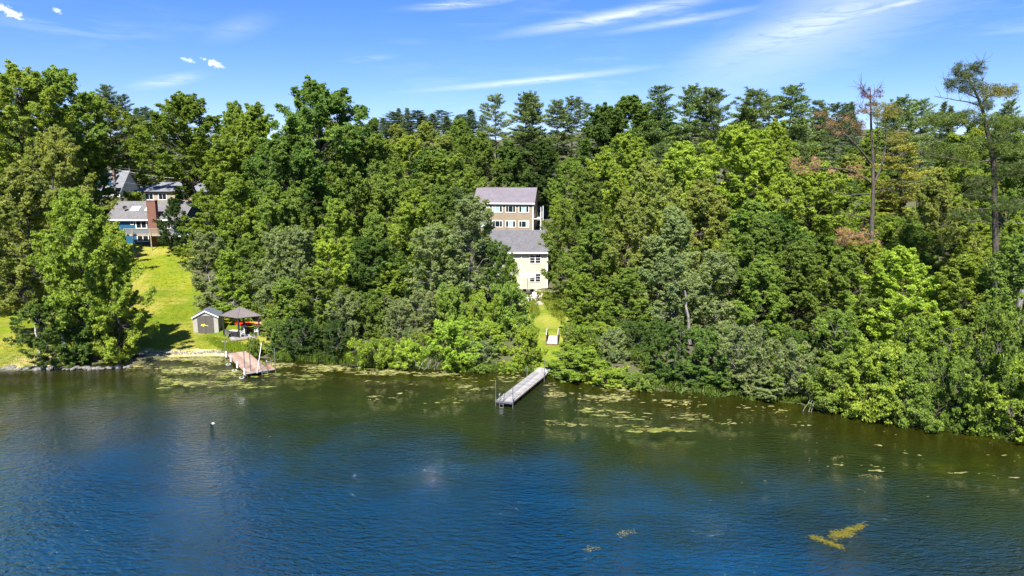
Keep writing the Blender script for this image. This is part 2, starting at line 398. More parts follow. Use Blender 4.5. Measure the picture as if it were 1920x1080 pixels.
# ------------------------------------------------------------------ ground, lawn, beach, lake
def axis(lo, a, b, hi, step, growth=1.25):
    v = list(np.arange(a, b+step/2, step)); s = step; x = a; left = []
    while x > lo: s *= growth; x -= s; left.append(max(x, lo))
    s = step; x = v[-1]; right = []
    while x < hi: s *= growth; x += s; right.append(min(x, hi))
    return np.array(left[::-1] + v + right)
def grid_mesh(name, xs, ys, zf, mat, attr=None):
    X, Y = np.meshgrid(xs, ys); Z = zf(X, Y); V = np.stack((X.ravel(), Y.ravel(), Z.ravel()), 1)
    nx, ny = len(xs), len(ys); i = np.arange(nx*ny).reshape(ny, nx)
    F = np.stack((i[:-1, :-1].ravel(), i[:-1, 1:].ravel(), i[1:, 1:].ravel(), i[1:, :-1].ravel()), 1)
    return mesh_np(name, V, F, mat, attr and {k: f(X, Y).ravel() for k, f in attr.items()}, True)
tag(obj('ground', grid_mesh('ground', axis(-1500, -85, 85, 1500, .8), axis(20, 44, 150, 2500, .8), hgt, 'forest_floor')), kind='structure', label='wooded slope rising from the lake behind the shore')
tag(obj('lake_water', grid_mesh('lake_water', axis(-1500, -70, 70, 1500, 1.0), axis(-1500, 15, 90, 100, 1.0), lambda x, y: x*0, 'lake_water', {'shore': lambda x, y: yshore(x)-y})),
    kind='structure', label='rippled lake, brown in the shallows and blue further out')

def in_poly(X, Y, poly):
    inside = np.zeros(X.shape, bool); n = len(poly)
    for i in range(n):
        x0, y0 = poly[i]; x1, y1 = poly[(i+1) % n]
        c = ((y0 > Y) != (y1 > Y)) & (X < (x1-x0)*(Y-y0)/(y1-y0+1e-12)+x0); inside ^= c
    return inside
def sheet(name, px_poly, lift, mat, step=.4, label=None, dry=None):
    poly = [ground_hit(*p)[:2] for p in px_poly]; A = np.array(poly)
    xs = np.arange(A[:, 0].min()-1, A[:, 0].max()+1, step); ys = np.arange(A[:, 1].min()-1, A[:, 1].max()+1, step)
    X, Y = np.meshgrid(xs, ys); jx = X + .35*np.sin(Y*3.1+X) ; jy = Y + .35*np.sin(X*2.7)
    M = in_poly(jx, jy, poly); nx = len(xs); idx = np.arange(X.size).reshape(X.shape)
    M = M[:-1, :-1] & M[1:, 1:] & M[:-1, 1:] & M[1:, :-1]
    F = np.stack((idx[:-1, :-1][M], idx[:-1, 1:][M], idx[1:, 1:][M], idx[1:, :-1][M]), 1)
    u, inv = np.unique(F, return_inverse=True); V = np.stack((X.ravel()[u], Y.ravel()[u], hgt(X.ravel()[u], Y.ravel()[u])+lift), 1)
    at = {'dry': dry(V[:, 0], V[:, 1]) if dry else np.zeros(len(V))}
    o = obj(name, mesh_np(name, V, inv.reshape(F.shape), mat, at, True)); tag(o, label, kind='structure'); return o, poly
LAWN_PX = [(-420, 690), (0, 694), (100, 690), (236, 672), (330, 667), (425, 665), (500, 668), (520, 640), (470, 600), (410, 570), (372, 540), (362, 505), (380, 462), (340, 458), (225, 458), (215, 500), (170, 540), (0, 560), (-420, 560)]
def lawn_dry(x, y):
    s = y - yshore(x); d = np.clip(1.6-s/2.6, 0, 1)*((x > -52) & (x < -36))
    return np.clip(d + .8*np.exp(-((x+50)**2/12+(y-ground_hit(45, 672)[1])**2/3)), 0, 1)
lawn, LAWN = sheet('lawn', LAWN_PX, .03, 'lawn', label='sunlit mown lawn climbing from the beach to the blue house', dry=lawn_dry)
beach, BEACH = sheet('beach', [(238, 674), (238, 659), (330, 656), (385, 653), (424, 660), (426, 671), (330, 672)], .05, 'sand', .3, 'strip of sandy gravel beach below the lawn')
path, PATH = sheet('garden_path', [(992, 700), (1044, 706), (1062, 650), (1066, 632), (1072, 600), (1085, 570), (1085, 548), (970, 548), (974, 566), (985, 605), (992, 640), (985, 680)], .03, 'path_grass', .3, 'mown grass path from the long dock up to the patio')

# ------------------------------------------------------------------ tree kinds
def nrm(v): return v/(np.linalg.norm(v, axis=-1, keepdims=True)+1e-9)
def leaves_mesh(name, C, N, L, W, tint, mat='leaf', T=None, r=rng):
    n = len(C); N = nrm(N)
    T = nrm(np.cross(N, r.normal(size=(n, 3)))) if T is None else nrm(T)
    B = nrm(np.cross(N, T)); L = np.broadcast_to(L, n)[:, None]; W = np.broadcast_to(W, n)[:, None]
    if mat == 'leaf':
        V = np.stack((C-T*L*.5+B*W*.5, C-T*L*.5-B*W*.5, C+T*L*.6), 1).reshape(-1, 3); k = 3
    else:
        V = np.stack((C-T*L*.5-N*L*.08, C+B*W*.5+N*L*.08, C+T*L*.5-N*L*.12, C-B*W*.5+N*L*.08), 1).reshape(-1, 3); k = 4
    F = np.arange(k*n).reshape(n, k)
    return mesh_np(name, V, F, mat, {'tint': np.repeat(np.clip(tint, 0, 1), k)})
def limb(a, b, r0, r1, n=5, sag=0.0, wob=.12, r=rng):
    a, b = np.array(a, float), np.array(b, float); t = np.linspace(0, 1, n)[:, None]; P = a + (b-a)*t
    ln = np.linalg.norm(b-a); P[1:-1] += r.normal(size=(n-2, 3))*wob*ln*.3; P[:, 2] += (np.sin(t*np.pi)*sag*ln)[:, 0]
    return P, np.linspace(r0, r1, n)
KINDS = {}
def make_leafy(key, seed, H, Rad, cb, nb, rb, nsp, nlf, leaf, prof, flat=.7, trunk_r=.018, stems=1, bark='bark', spray=.34, lean=0.0, up=.42, topn=0, uneven=.3):
    r = np.random.default_rng(seed); tubes = []; Cs, Ns, Ts = [], [], []
    tops = []
    for s in range(stems):
        off = np.array((0, 0, 0.0)) if stems == 1 else np.append(r.normal(size=2)*Rad*.16, 0)
        topo = np.array((lean*H, 0, H*.93)) if stems == 1 else np.array((off[0]*3.5, off[1]*3.5, H*r.uniform(.7, .95)))
        P, q = limb(off, topo, H*trunk_r/(stems**.45), .02, 9, 0, .10, r); P[0] = off; P[0, 2] = -.5; q[0] *= 1.35
        tubes.append((P, q)); tops.append(P)
    lob = r.uniform(0, 6.28, 3)
    for i in range(nb+topn):
        u = (i+.5)/nb + r.normal()*.04 if i < nb else r.uniform(.82, 1.0); u = min(max(u, 0.01), 1.0)
        ph = i*2.39996 + r.normal()*.5
        er = Rad*prof(u)*(1 + uneven*math.sin(2*ph+lob[0]) * .5 + uneven*math.sin(3*ph+lob[1]+u*4)*.5)
        rr = er*(.30 + .70*math.sqrt(r.random())); z = H*(cb+(1-cb)*u)*.97 + r.normal()*H*.012; rr *= (1.0 if r.random() < .75 else r.uniform(1.08, 1.3))
        P = tops[i % stems]; k = int(np.clip(np.searchsorted(P[:, 2], z - rr*.55 - H*.04), 1, 7)); a0 = P[k]
        c = np.array((np.interp(z, P[:, 2], P[:, 0])+rr*math.cos(ph), np.interp(z, P[:, 2], P[:, 1])+rr*math.sin(ph), z))
        b = rb*r.uniform(.7, 1.3)*(1-.35*u)
        tubes.append(limb(a0, c, max(.012, H*trunk_r*.32*(1-u*.7)/(stems**.4)), .012, 5, .06, .16, r))
        ax = nrm(np.array((.8*math.cos(ph), .8*math.sin(ph), .45+.75*u)) + r.normal(size=3)*.25); tt = r.random((nsp, 1))**.9; ln = b*2.3
        sp = c + ax*(tt-.5)*ln + r.normal(size=(nsp, 3))*b*.46*(1.1-.85*tt)*np.array((1, 1, flat)); ti = r.normal()*.13
        sti = r.normal(size=nsp)*.16 + ti
        m = nsp*nlf
        q = np.repeat(sp, nlf, 0) + r.normal(size=(m, 3))*spray*np.array((.66, .66, .36))*np.repeat(1.05-.5*tt, nlf, 0)
        Cs.append(q); o = nrm(q-(c-ax*ln*.4)); Ns.append(np.array((0, 0, up)) + o*.45 + r.normal(size=(m, 3))*.72)
        Ts.append(.45 + np.repeat(sti, nlf) + r.normal(size=m)*.17)
    C, N, T = np.vstack(Cs), np.vstack(Ns), np.concatenate(Ts)
    L = leaf*r.uniform(.7, 1.35, len(C))
    KINDS.setdefault(key, []).append((tubes_mesh('trunk', bark, tubes, 6), leaves_mesh('crown', C, N, L, L*r.uniform(.75, 1.0, len(C)), T, r=r), float(C[:, 2].max()), float(np.percentile(np.hypot(C[:, 0], C[:, 1]), 92))))
dome = lambda u: (math.sin(math.pi*(.12+.85*u**.9)))**.8
egg = lambda u: (math.sin(math.pi*(.16+.82*u**.7)))**.75
column = lambda u: (math.sin(math.pi*(.16+.80*u)))**.45
cone = lambda u: 1.02-u*.9
bush = lambda u: math.sqrt(max(.02, 1-(u*.98)**2))
for i in range(3): make_leafy('oak', 100+i, 18, 5.2, .22, 135, 1.0, 24, 32, .170, dome, .9, .015, spray=.27, topn=8, uneven=.45)
for i in range(2): make_leafy('tall_oak', 150+i, 22, 5.6, .42, 120, 1.02, 24, 33, .178, dome, .85, .014, spray=.28, topn=8, uneven=.5)
for i in range(3): make_leafy('maple', 200+i, 15, 3.9, .12, 115, .84, 21, 32, .153, egg, 1.0, .012, spray=.25, topn=10, uneven=.4)
for i in range(3): make_leafy('ash', 300+i, 13, 2.3, .08, 88, .66, 16, 31, .138, column, 1.0, .009, bark='bark_grey', topn=8, up=.4, spray=.23)
for i in range(2): make_leafy('poplar', 350+i, 14, 2.6, .06, 98, .66, 16, 31, .130, column, 1.1, .010, bark='bark_grey', topn=8, up=.4, spray=.23)
for i in range(3): make_leafy('shrub', 400+i, 4.5, 2.2, .04, 80, .50, 13, 31, .12, bush, .95, .010, stems=5, spray=.19, topn=8)
for i in range(2): make_leafy('alder', 450+i, 6.5, 2.2, .05, 80, .56, 14, 31, .124, column, 1.0, .010, stems=4, bark='bark_grey', spray=.20, topn=6)
for i in range(2): make_leafy('low_shrub', 500+i, 1.6, 1.5, .02, 64, .26, 9, 22, .11, bush, 1.0, .012, stems=6, spray=.16, up=.4, topn=6)

def make_pine(key, seed, H=20, cb=.22, reach=4.0, step=.85, needles=18, sparse=0.0, shape=None, bark='bark'):
    r = np.random.default_rng(seed); tubes = []; Cs, Ds, Ts = [], [], []
    P, q = limb((0, 0, 0), (r.normal()*.3, r.normal()*.3, H), H*.014, .02, 10, 0, .015, r); P[0, 2] = -.5; tubes.append((P, q))
    z = H*cb
    while z < H*.985:
        u = (z/H-cb)/(1-cb); nbr = r.integers(4, 7); a0 = r.random()*6.28
        ln0 = reach*(shape(u) if shape else (.5+.5*math.sin(min(1, u*3.2)*1.57))*(1-u)**.62 + .09)
        for j in range(nbr):
            if r.random() < sparse: continue
            a = a0 + j*6.283/nbr + r.normal()*.2; ln = ln0*r.choice((r.uniform(.3, .7), r.uniform(.7, 1.3)), p=(.3, .7)); rise = .10+.55*u**2+r.normal()*.06
            b0 = np.array((np.interp(z, P[:, 2], P[:, 0]), np.interp(z, P[:, 2], P[:, 1]), z+r.normal()*.12))
            d = np.array((math.cos(a), math.sin(a), rise)); e = b0+d*ln
            tubes.append(limb(b0, e, .05*(1-u*.7), .012, 4, -.05, .08, r))
            nt = max(6, int(ln*12)); f = r.uniform(.16, 1.03, nt)**.8
            side = np.array((-d[1], d[0], 0)); w = r.normal(size=nt)*.26*ln*.62*(1.15-f*.55)
            tp = b0 + d*ln*f[:, None] + side*w[:, None] + np.array((0, 0, 1))*(.08*f*ln*.6+r.normal(size=nt)*.07)[:, None]
            ti = r.normal()*.1
            m = nt*needles; dd = nrm(np.repeat(np.broadcast_to(d, (nt, 3))*.5 + side*np.sign(w)[:, None]*.35, needles, 0) + r.normal(size=(m, 3))*np.array((.6, .6, .32)) + np.array((0, 0, .22)))
            Cs.append(np.repeat(tp, needles, 0) + r.normal(size=(m, 3))*np.array((.13, .13, .05))); Ds.append(dd); Ts.append(np.full(m, .45+ti)+r.normal(size=m)*.16)
        z += step*(1-.45*u)*r.uniform(.75, 1.25)
    C, D, T = np.vstack(Cs), np.vstack(Ds), np.concatenate(Ts); n = len(C)
    L = r.uniform(.20, .40, n); N = np.cross(D, r.normal(size=(n, 3))) + np.array((0, 0, .6))
    me = leaves_mesh('crown', C+D*(L*.4)[:, None], N, L, .075, T, 'needle', D, r)
    KINDS.setdefault(key, []).append((tubes_mesh('trunk', bark, tubes, 5), me, float(C[:, 2].max()), float(np.percentile(np.hypot(C[:, 0], C[:, 1]), 92))))
for i, (c_, re_, st_, sp_) in enumerate(((.22, 4.0, .85, .05), (.34, 4.6, 1.05, .16), (.18, 3.5, .75, .10), (.42, 4.4, .95, .22))): make_pine('pine', 600+i, 20, c_, re_, st_, 11, sp_)
for i in range(2): make_pine('spruce', 650+i, 16, .06, 3.0, .62, 8, shape=lambda u: (1.05-u)**.85, )

EXTRA = []
def plant(kind, x, y, H, W, color, name, label, group=None, var=None, rz=None, z=None, bark=None):
    """a tree or shrub: Empty at its base > trunk, crown"""
    vs = KINDS[kind]; v = vs[random.randrange(len(vs)) if var is None else var % len(vs)]
    t = thing(name, label, 'shrub' if 'shrub' in name or 'bush' in name else 'tree', (x, y, g(x, y)-.05 if z is None else z), random.random()*6.28 if rz is None else rz, group)
    t.rotation_euler = (random.gauss(0, .03), random.gauss(0, .03), t.rotation_euler[2])
    t.scale = (W/2/v[3], W/2/v[3], H/v[2])
    a = obj('trunk', v[0], t)
    if bark: a.data = v[0]; a.material_slots[0].link = 'OBJECT'; a.material_slots[0].material = MATS[bark]
    b = obj('crown', v[1], t); b.color = (*color, 1)
    return t
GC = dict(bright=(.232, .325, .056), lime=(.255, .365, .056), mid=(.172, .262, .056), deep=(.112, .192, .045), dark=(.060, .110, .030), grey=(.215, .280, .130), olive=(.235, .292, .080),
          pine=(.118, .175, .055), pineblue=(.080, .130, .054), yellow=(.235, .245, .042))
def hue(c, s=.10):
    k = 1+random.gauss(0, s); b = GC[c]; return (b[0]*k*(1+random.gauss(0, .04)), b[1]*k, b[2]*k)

# ------------------------------------------------------------------ building parts
def gable_roof(t, mat, x0, x1, yf, yb, ze, zr, ov=.35, side=.3, th=.14, name='roof'):
    """two slopes over a ridge along x ; returns the roof part"""
    ym = (yf+yb)/2; k = (zr-ze)/(ym-yf); F0, B0 = yf-ov, yb+ov; zl = ze-ov*k; a, b = x0-side, x1+side
    V = []
    for x in (a, b): V += [(x, F0, zl), (x, ym, zr), (x, B0, zl), (x, F0, zl+th), (x, ym, zr+th), (x, B0, zl+th)]
    Fc = [(0, 1, 7, 6), (1, 2, 8, 7), (3, 9, 10, 4), (4, 10, 11, 5), (0, 6, 9, 3), (2, 5, 11, 8), (0, 3, 4, 1), (1, 4, 5, 2), (6, 7, 10, 9), (7, 8, 11, 10)]
    return obj(name, mesh_py('roof', V, Fc, mat), t), (a, b, F0, zl+th, ym, zr+th)
def gable_walls(t, mat, x0, x1, yf, yb, z0, ze, zr):
    ym = (yf+yb)/2; V = []
    for x in (x0, x1): V += [(x, yf, z0), (x, yb, z0), (x, yb, ze), (x, ym, zr-.02), (x, yf, ze)]
    F = [(0, 4, 3, 2, 1), (5, 6, 7, 8, 9), (0, 5, 9, 4), (1, 2, 7, 6), (0, 1, 6, 5)]
    return obj('wall', mesh_py('wall', V, F, mat), t)
def window(t, x0, x1, z0, z1, y, cols=2, rows=1, fr=.09, frame='trim_white', panes=('glass',), bar=.05, name='window'):
    """frame standing 6 cm proud of the wall at y (facing -y), a pane in each light"""
    rects = [(x0, x1, y-.06, y+.02, z0, z0+fr), (x0, x1, y-.06, y+.02, z1-fr, z1), (x0, x0+fr, y-.06, y+.02, z0+fr, z1-fr), (x1-fr, x1, y-.06, y+.02, z0+fr, z1-fr)]
    ix0, ix1, iz0, iz1 = x0+fr, x1-fr, z0+fr, z1-fr; cs = cols if isinstance(cols, (list, tuple)) else [1]*cols
    tot = sum(cs); e = [ix0]
    for c in cs: e.append(e[-1]+(ix1-ix0)*c/tot)
    for xx in e[1:-1]: rects.append((xx-bar/2, xx+bar/2, y-.055, y+.02, iz0, iz1))
    for j in range(1, rows):
        zz = iz0+(iz1-iz0)*j/rows
        for i in range(len(cs)): rects.append((e[i]+bar/2 if i else e[i], e[i+1]-bar/2 if i < len(cs)-1 else e[i+1], y-.05, y+.02, zz-.02, zz+.02))
    w = obj(name, boxes_mesh(name, frame, rects), t)
    for i in range(len(cs)):
        box('pane', w, panes[i % len(panes)], e[i]+.001, e[i+1]-.001, y-.025, y-.005, iz0, iz1)
    return w
def wx(px, Y): return at_y(px, 440, Y)[0]
def wz(py, Y): return at_y(960, py, Y)[2]

# ------------------------------------------------------------------ tan building with metal roof
def tan_building():
    Y = 130.0; X = wx(999.5, Y); base = wz(440, Y); eave = wz(379.5, Y)-base; ridge = wz(354, Y+3.6)-base; sc = Y/FPX*1.004
    t = thing('tan_building', 'tan two storey building with lilac standing seam metal roof and white windows', 'building', (X, Y, base), R(-8))
    Lx = -11.2; D = 7.6
    wl = gable_walls(t, 'siding_tan', Lx, 0, 0, D, -2.5, eave, eave+2.55)
    rf, (a, b, F0, z0, ym, z1) = gable_roof(t, 'metal_roof', Lx, 0, 0, D, eave, eave+2.55, .35, .35)
    ln = math.hypot(ym-F0, z1-z0); ang = math.atan2(z1-z0, ym-F0); sm = box_mesh(.05, ln, .06, 'metal_seam')
    for i in range(24): obj('seam', sm, rf, (a+.02+i*(b-a-.04)/23, (F0+ym)/2, (z0+z1)/2+.03), (ang, 0, 0))
    box('ridge_cap', t, 'metal_seam', a, b, ym-.12, ym+.12, z1-.03, z1+.05)
    box('fascia', t, 'trim_white', a, b, F0-.05, F0-.002, z0-.26, z0-.01)
    box('gutter_downpipe', t, 'trim_white', -.10, .06, -.09, -.004, -2.0, eave-.28)
    for k, x1 in enumerate((-.78, -3.32, -5.86, -8.40)):
        for r, (za, zb) in enumerate(((wz(399, Y), wz(386, Y)), (wz(427, Y), wz(414, Y)))):
            pn = (('glass', 'curtain', 'glass'), ('glass',), ('curtain', 'curtain', 'glass'), ('glass', 'glass', 'curtain'))[(k+r*3) % 4]
            window(t, x1-2.0, x1, za-base, zb-base, -.003, [1, 1.9, 1], 1, .12, panes=pn, bar=.07)
    # balconies on the right gable side
    for zf in (.2, 3.0):
        box('balcony_floor', t, 'trim_white', .003, 1.3, .9, 5.5, zf-.12, zf)
        rl = box('balcony_rail', t, 'trim_white', 1.22, 1.30, .9, 5.5, zf+.95, zf+1.03)
        for j in range(12): child_box('baluster', rl, 'trim_white', 1.245, 1.275, .92+j*.40, .95+j*.40, zf+.002, zf+.948)
    for yy in (.95, 5.4): box('balcony_post', t, 'trim_white', 1.31, 1.43, yy, yy+.12, -2, 5.2)
    box('foundation', t, 'stone', Lx-.05, .05, -.06, D+.05, -3, -.35)
tan_building()

# ------------------------------------------------------------------ cream house
def cream_house():
    Y = 100.0; X = wx(1027.5, Y); base = wz(541, Y); eave = wz(471, Y)-base
    t = thing('cream_house', 'cream two storey house with dark grey shingle roof at the top of the grass path', 'house', (X, Y, base), 0)
    Lx = -9.6; D = 8.8; zr = wz(433, Y+4.4)-base
    gable_walls(t, 'siding_cream', Lx, 0, 0, D, -1.5, eave, zr)
    rf, (a, b, F0, z0, ym, z1) = gable_roof(t, 'shingle_dark', Lx, 0, 0, D, eave, zr, .4, .35)
    box('fascia', t, 'trim_white', a, b, F0-.08, F0-.002, z0-.22, z0+.0)
    box('corner_trim', t, 'trim_white', -.14, .02, -.03, -.002, -1, eave-.05)
    xd = wx(978, Y)-X; box('downpipe', t, 'trim_white', xd-.05, xd+.05, -.09, -.004, -1, eave-.2)
    for px0, px1 in ((993, 1014.5), (940, 957)):
        for za, zb in ((494, 477.5), (529, 512.5)):
            window(t, wx(px0, Y)-X, wx(px1, Y)-X, wz(za, Y)-base, wz(zb, Y)-base, -.003, 2, 3, .08, bar=.14 if px0 == 993 else .08)
    box('chimney_vent', t, 'steel', -6.2, -6.0, ym+.8, ym+1.0, zr-.3, zr+.5)
    box('foundation', t, 'stone', Lx+.02, -.02, -.04, D, -2, -.12)
    # deck at the right corner
    dk = box('deck_platform', t, 'deck_wood', -1.9, 1.4, -2.4, -.05, -.45, -.18)
    for i in range(16): child_box('deck_board', dk, 'deck_wood', -1.9+i*.206, -1.9+i*.206+.19, -2.42, -.06, -.176, -.15)
    box('deck_step', t, 'wood_pale', -1.0, .3, -2.9, -2.42, -.62, -.40)
    return X, Y, base
CH = cream_house()

# ------------------------------------------------------------------ blue house
def blue_house():
    Y = 117.0; x = lambda p: wx(p, Y); z = lambda p: wz(p, Y)
    X = x(205); base = z(466)
    t = thing('blue_house', 'blue two storey house with brick chimney, wooden deck and skylights above the lawn', 'house', (X, Y, base), 0)
    lx = lambda p: x(p)-X; lz = lambda p: z(p)-base
    eave = lz(409.5); D = 8.5; zr = wz(378.5, Y+D/2)-base; xr = lx(345)
    gable_walls(t, 'siding_blue', 0, xr, 0, D, -1.5, eave, zr)
    rf, (a, b, F0, z0, ym, z1) = gable_roof(t, 'shingle_grey', 0, xr, 0, D, eave, zr, .45, .4)
    box('fascia', t, 'trim_white', a, b, F0-.06, F0-.002, z0-.24, z0)
    # brick chimney
    c = box('chimney', t, 'brick', lx(283.5), lx(300), -.75, .1, -.6, lz(376.5)); child_box('chimney_cap', c, 'stone', lx(283)-.05, lx(300)+.05, -.8, .15, lz(376.5)+.002, lz(376.5)+.12)
    box('hearth_base', t, 'trim_white', lx(285), lx(300), -1.1, -.76, -.6, .45)
    # skylights on the front slope
    ang = math.atan2(z1-z0, ym-F0)
    for p0 in (238, 265.5):
        f = (z0+.55*(z1-z0)); yy = F0+.55*(ym-F0)
        s = obj('skylight', box_mesh(1.5, 1.35, .16, 'trim_white'), t, (lx(p0+8), yy, f+.06), (ang, 0, 0))
        obj('pane', box_mesh(1.3, 1.15, .03, 'skylight'), s, (0, 0, .09))
    d = obj('satellite_dish', mesh_py('dish', [(0, 0, 0)]+[(.38*math.cos(i*.6283), -.12, .38*math.sin(i*.6283)) for i in range(10)], [(0, i+1, (i+1) % 10+1) for i in range(10)], 'dark_furniture'), t, (lx(229), F0+.45*(ym-F0), z0+.45*(z1-z0)+.55), (R(-20), 0, R(30)))
    rod('mast', d, 'dark_furniture', (0, .02, 0), (0, .15, -.5), .03)
    # openings
    window(t, lx(246.5), lx(253), lz(421.5), lz(411.5), -.003, 1, 1, .1)
    window(t, lx(256), lx(277.5), lz(429), lz(411), -.003, 2, 1, .16, name='sliding_door', bar=.1)
    window(t, lx(309), lx(322), lz(429), lz(412), -.003, 2, 1, .12, name='sliding_door')
    window(t, lx(326), lx(336), lz(424), lz(413), -.003, 2, 1, .1)
    window(t, lx(256.5), lx(279), lz(453), lz(441), -.003, 2, 1, .14, bar=.12)
    dr = box('door', t, 'trim_white', lx(308), lx(320), -.06, -.003, lz(464.5), lz(442)); child_box('pane', dr, 'glass', lx(311), lx(317.5), -.075, -.058, lz(460), lz(444.5))
    child_box('handle', dr, 'steel', lx(318.4), lx(318.8), -.10, -.062, lz(455), lz(453.5))
    window(t, lx(322), lx(339.5), lz(455.5), lz(442), -.003, 2, 1, .14, bar=.12)
    box('recess_shade_panel', t, 'dark_furniture', lx(300.5), lx(307), -.05, -.003, lz(465), lz(441))  # flat dark panel standing for the shade inside a recess beside the chimney
    # the wing set back at the right
    w = box('wing_wall', t, 'siding_blue', xr+.003, lx(368), .7, D-.6, -1.5, lz(431))
    box('wing_roof', t, 'shingle_grey', xr+.003, lx(370), .4, D-.4, lz(431)+.002, lz(429.5))
    window(t, lx(345.5), lx(351), lz(452), lz(439.5), .697, 1, 1, .1)
    # deck
    y0 = -2.6; zf = lz(437.5); xa, xb = lx(249), lx(342)
    dk = box('deck', t, 'rail_wood', xa, xb, y0, -.78, zf-.22, zf)
    for i in range(11): child_box('deck_board', dk, 'rail_wood', xa, xb, y0+.004+i*.165, y0+.15+i*.165, zf+.002, zf+.028)
    top = box('deck_rail', t, 'rail_wood', xa, xb, y0-.03, y0+.09, zf+.98, zf+1.05)
    n = 54
    for i in range(n): child_box('baluster', top, 'rail_wood', xa+.05+i*(xb-xa-.16)/(n-1), xa+.115+i*(xb-xa-.16)/(n-1), y0+.01, y0+.05, zf+.12, zf+.978)
    box('bottom_rail', t, 'rail_wood', xa, xb, y0-.012, y0+.07, zf+.05, zf+.118)
    for p in (249.8, 265.5, 298, 330, 341.2): box('deck_post', t, 'rail_wood', lx(p)-.07, lx(p)+.07, y0-.17, y0-.034, -.8, zf+1.0)
    box('patio_slab', t, 'paver', lx(284), lx(343), -2.4, -.8, -.5, .03)
    return X, Y, base
BH = blue_house()

# ------------------------------------------------------------------ houses behind
def house_behind():
    Y = 141.0; X = wx(262, Y); base = wz(381, Y)
    t = thing('beige_house', 'beige house with pale hipped roof behind the blue house', 'house', (X, Y, base), 0)
    lx = lambda p: wx(p, Y)-X; lz = lambda p: wz(p, Y)-base
    xr = lx(392); D = 8; box('wall', t, 'siding_beige', 0, xr, 0, D, -2, lz(358.3))
    ze, zr = lz(358), wz(341.5, Y+4)-base; o = .5
    V = [(-o, -o, ze), (xr+o, -o, ze), (xr+o, D+o, ze), (-o, D+o, ze), (3.2, D/2, zr), (xr-3.2, D/2, zr)]
    V += [(a, b, c-.16) for a, b, c in V[:4]]
    obj('roof', mesh_py('roof', V, [(0, 1, 5, 4), (1, 2, 5), (2, 3, 4, 5), (3, 0, 4), (0, 6, 7, 1), (1, 7, 8, 2), (2, 8, 9, 3), (3, 9, 6, 0), (6, 9, 8, 7)], 'shingle_pale'), t)
    for a, b in ((278.5, 294.5), (303, 319), (372, 386)): window(t, lx(a), lx(b), lz(375), lz(362.5), -.003, 2, 1, .14)
    Y2 = 158.0; X2 = wx(172, Y2); b2 = wz(372, Y2)
    t = thing('white_house', 'white house with pale gabled roof and thin brick chimney behind the pole', 'house', (X2, Y2, b2), 0)
    lx = lambda p: wx(p, Y2)-X2; lz = lambda p: wz(p, Y2)-b2
    xr = lx(233); gable_walls(t, 'siding_white', 0, xr, 0, 8.4, -2, lz(357), wz(321, Y2+4.2)-b2)
    rf, (a, b, F0, z0, ym, z1) = gable_roof(t, 'shingle_pale', 0, xr, 0, 8.4, lz(357), wz(321, Y2+4.2)-b2, .4, .4)
    c = box('chimney', t, 'brick', lx(214.6), lx(218.6), F0+.42*(ym-F0), F0+.42*(ym-F0)+.55, z0+.3*(z1-z0), lz(316.5)); child_box('chimney_cap', c, 'stone', lx(214.2), lx(219), F0+.42*(ym-F0)-.04, F0+.42*(ym-F0)+.59, lz(316.5)+.002, lz(316.5)+.1)
    window(t, lx(220), lx(232), lz(369), lz(359.8), -.003, 2, 1, .12)
    box('awning', t, 'blue_paint', lx(198), lx(233.5), -1.6, -.42, lz(345.5), lz(342.6), (R(8), 0, 0))
    for p in (200, 231): box('awning_post', t, 'trim_white', lx(p)-.05, lx(p)+.05, -1.55, -1.45, -1.5, lz(345))
    # utility pole and its wires
    Yp = 150.0; p = at_y(211.5, 310, Yp); zb = g(p[0], Yp)
    t = thing('utility_pole', 'wooden utility pole in front of the white roofed house', 'pole', (p[0], Yp, zb-.3))
    rod('pole', t, 'bark_grey', (0, 0, 0), (0, 0, p[2]-zb+.3), .13); box('crossarm', t, 'bark_grey', -.9, .9, -.2, -.1, p[2]-zb-.5, p[2]-zb-.35)
    q = at_y(420, 300, 146.0); zb2 = g(q[0], 146)
    t2 = thing('utility_pole', 'utility pole among the trees right of the forked oak', 'pole', (q[0], 146, zb2-.3)); rod('pole', t2, 'bark_grey', (0, 0, 0), (0, 0, q[2]-zb2+.3), .13)
    for k, (z0, z1, nm) in enumerate(((313, 311, 'topmost'), (316, 328, 'second'), (318.5, 338, 'third'), (338, 343, 'lowest'))):
        A = at_y(211.5, z0, Yp); B = at_y(420, z1+6, 146.0); tt = np.linspace(0, 1, 12)[:, None]
        P = A+(B-A)*tt; P[:, 2] -= (.9*np.sin(tt*np.pi))[:, 0]
        w = obj('power_line', tubes_mesh('power_line', 'trim_white' if k == 1 else 'steel', [(P, [.022]*12)], 4)); tag(w, f'{nm} wire strung from the pole by the white roofed house', 'wire', 'wires between the utility poles')
house_behind()

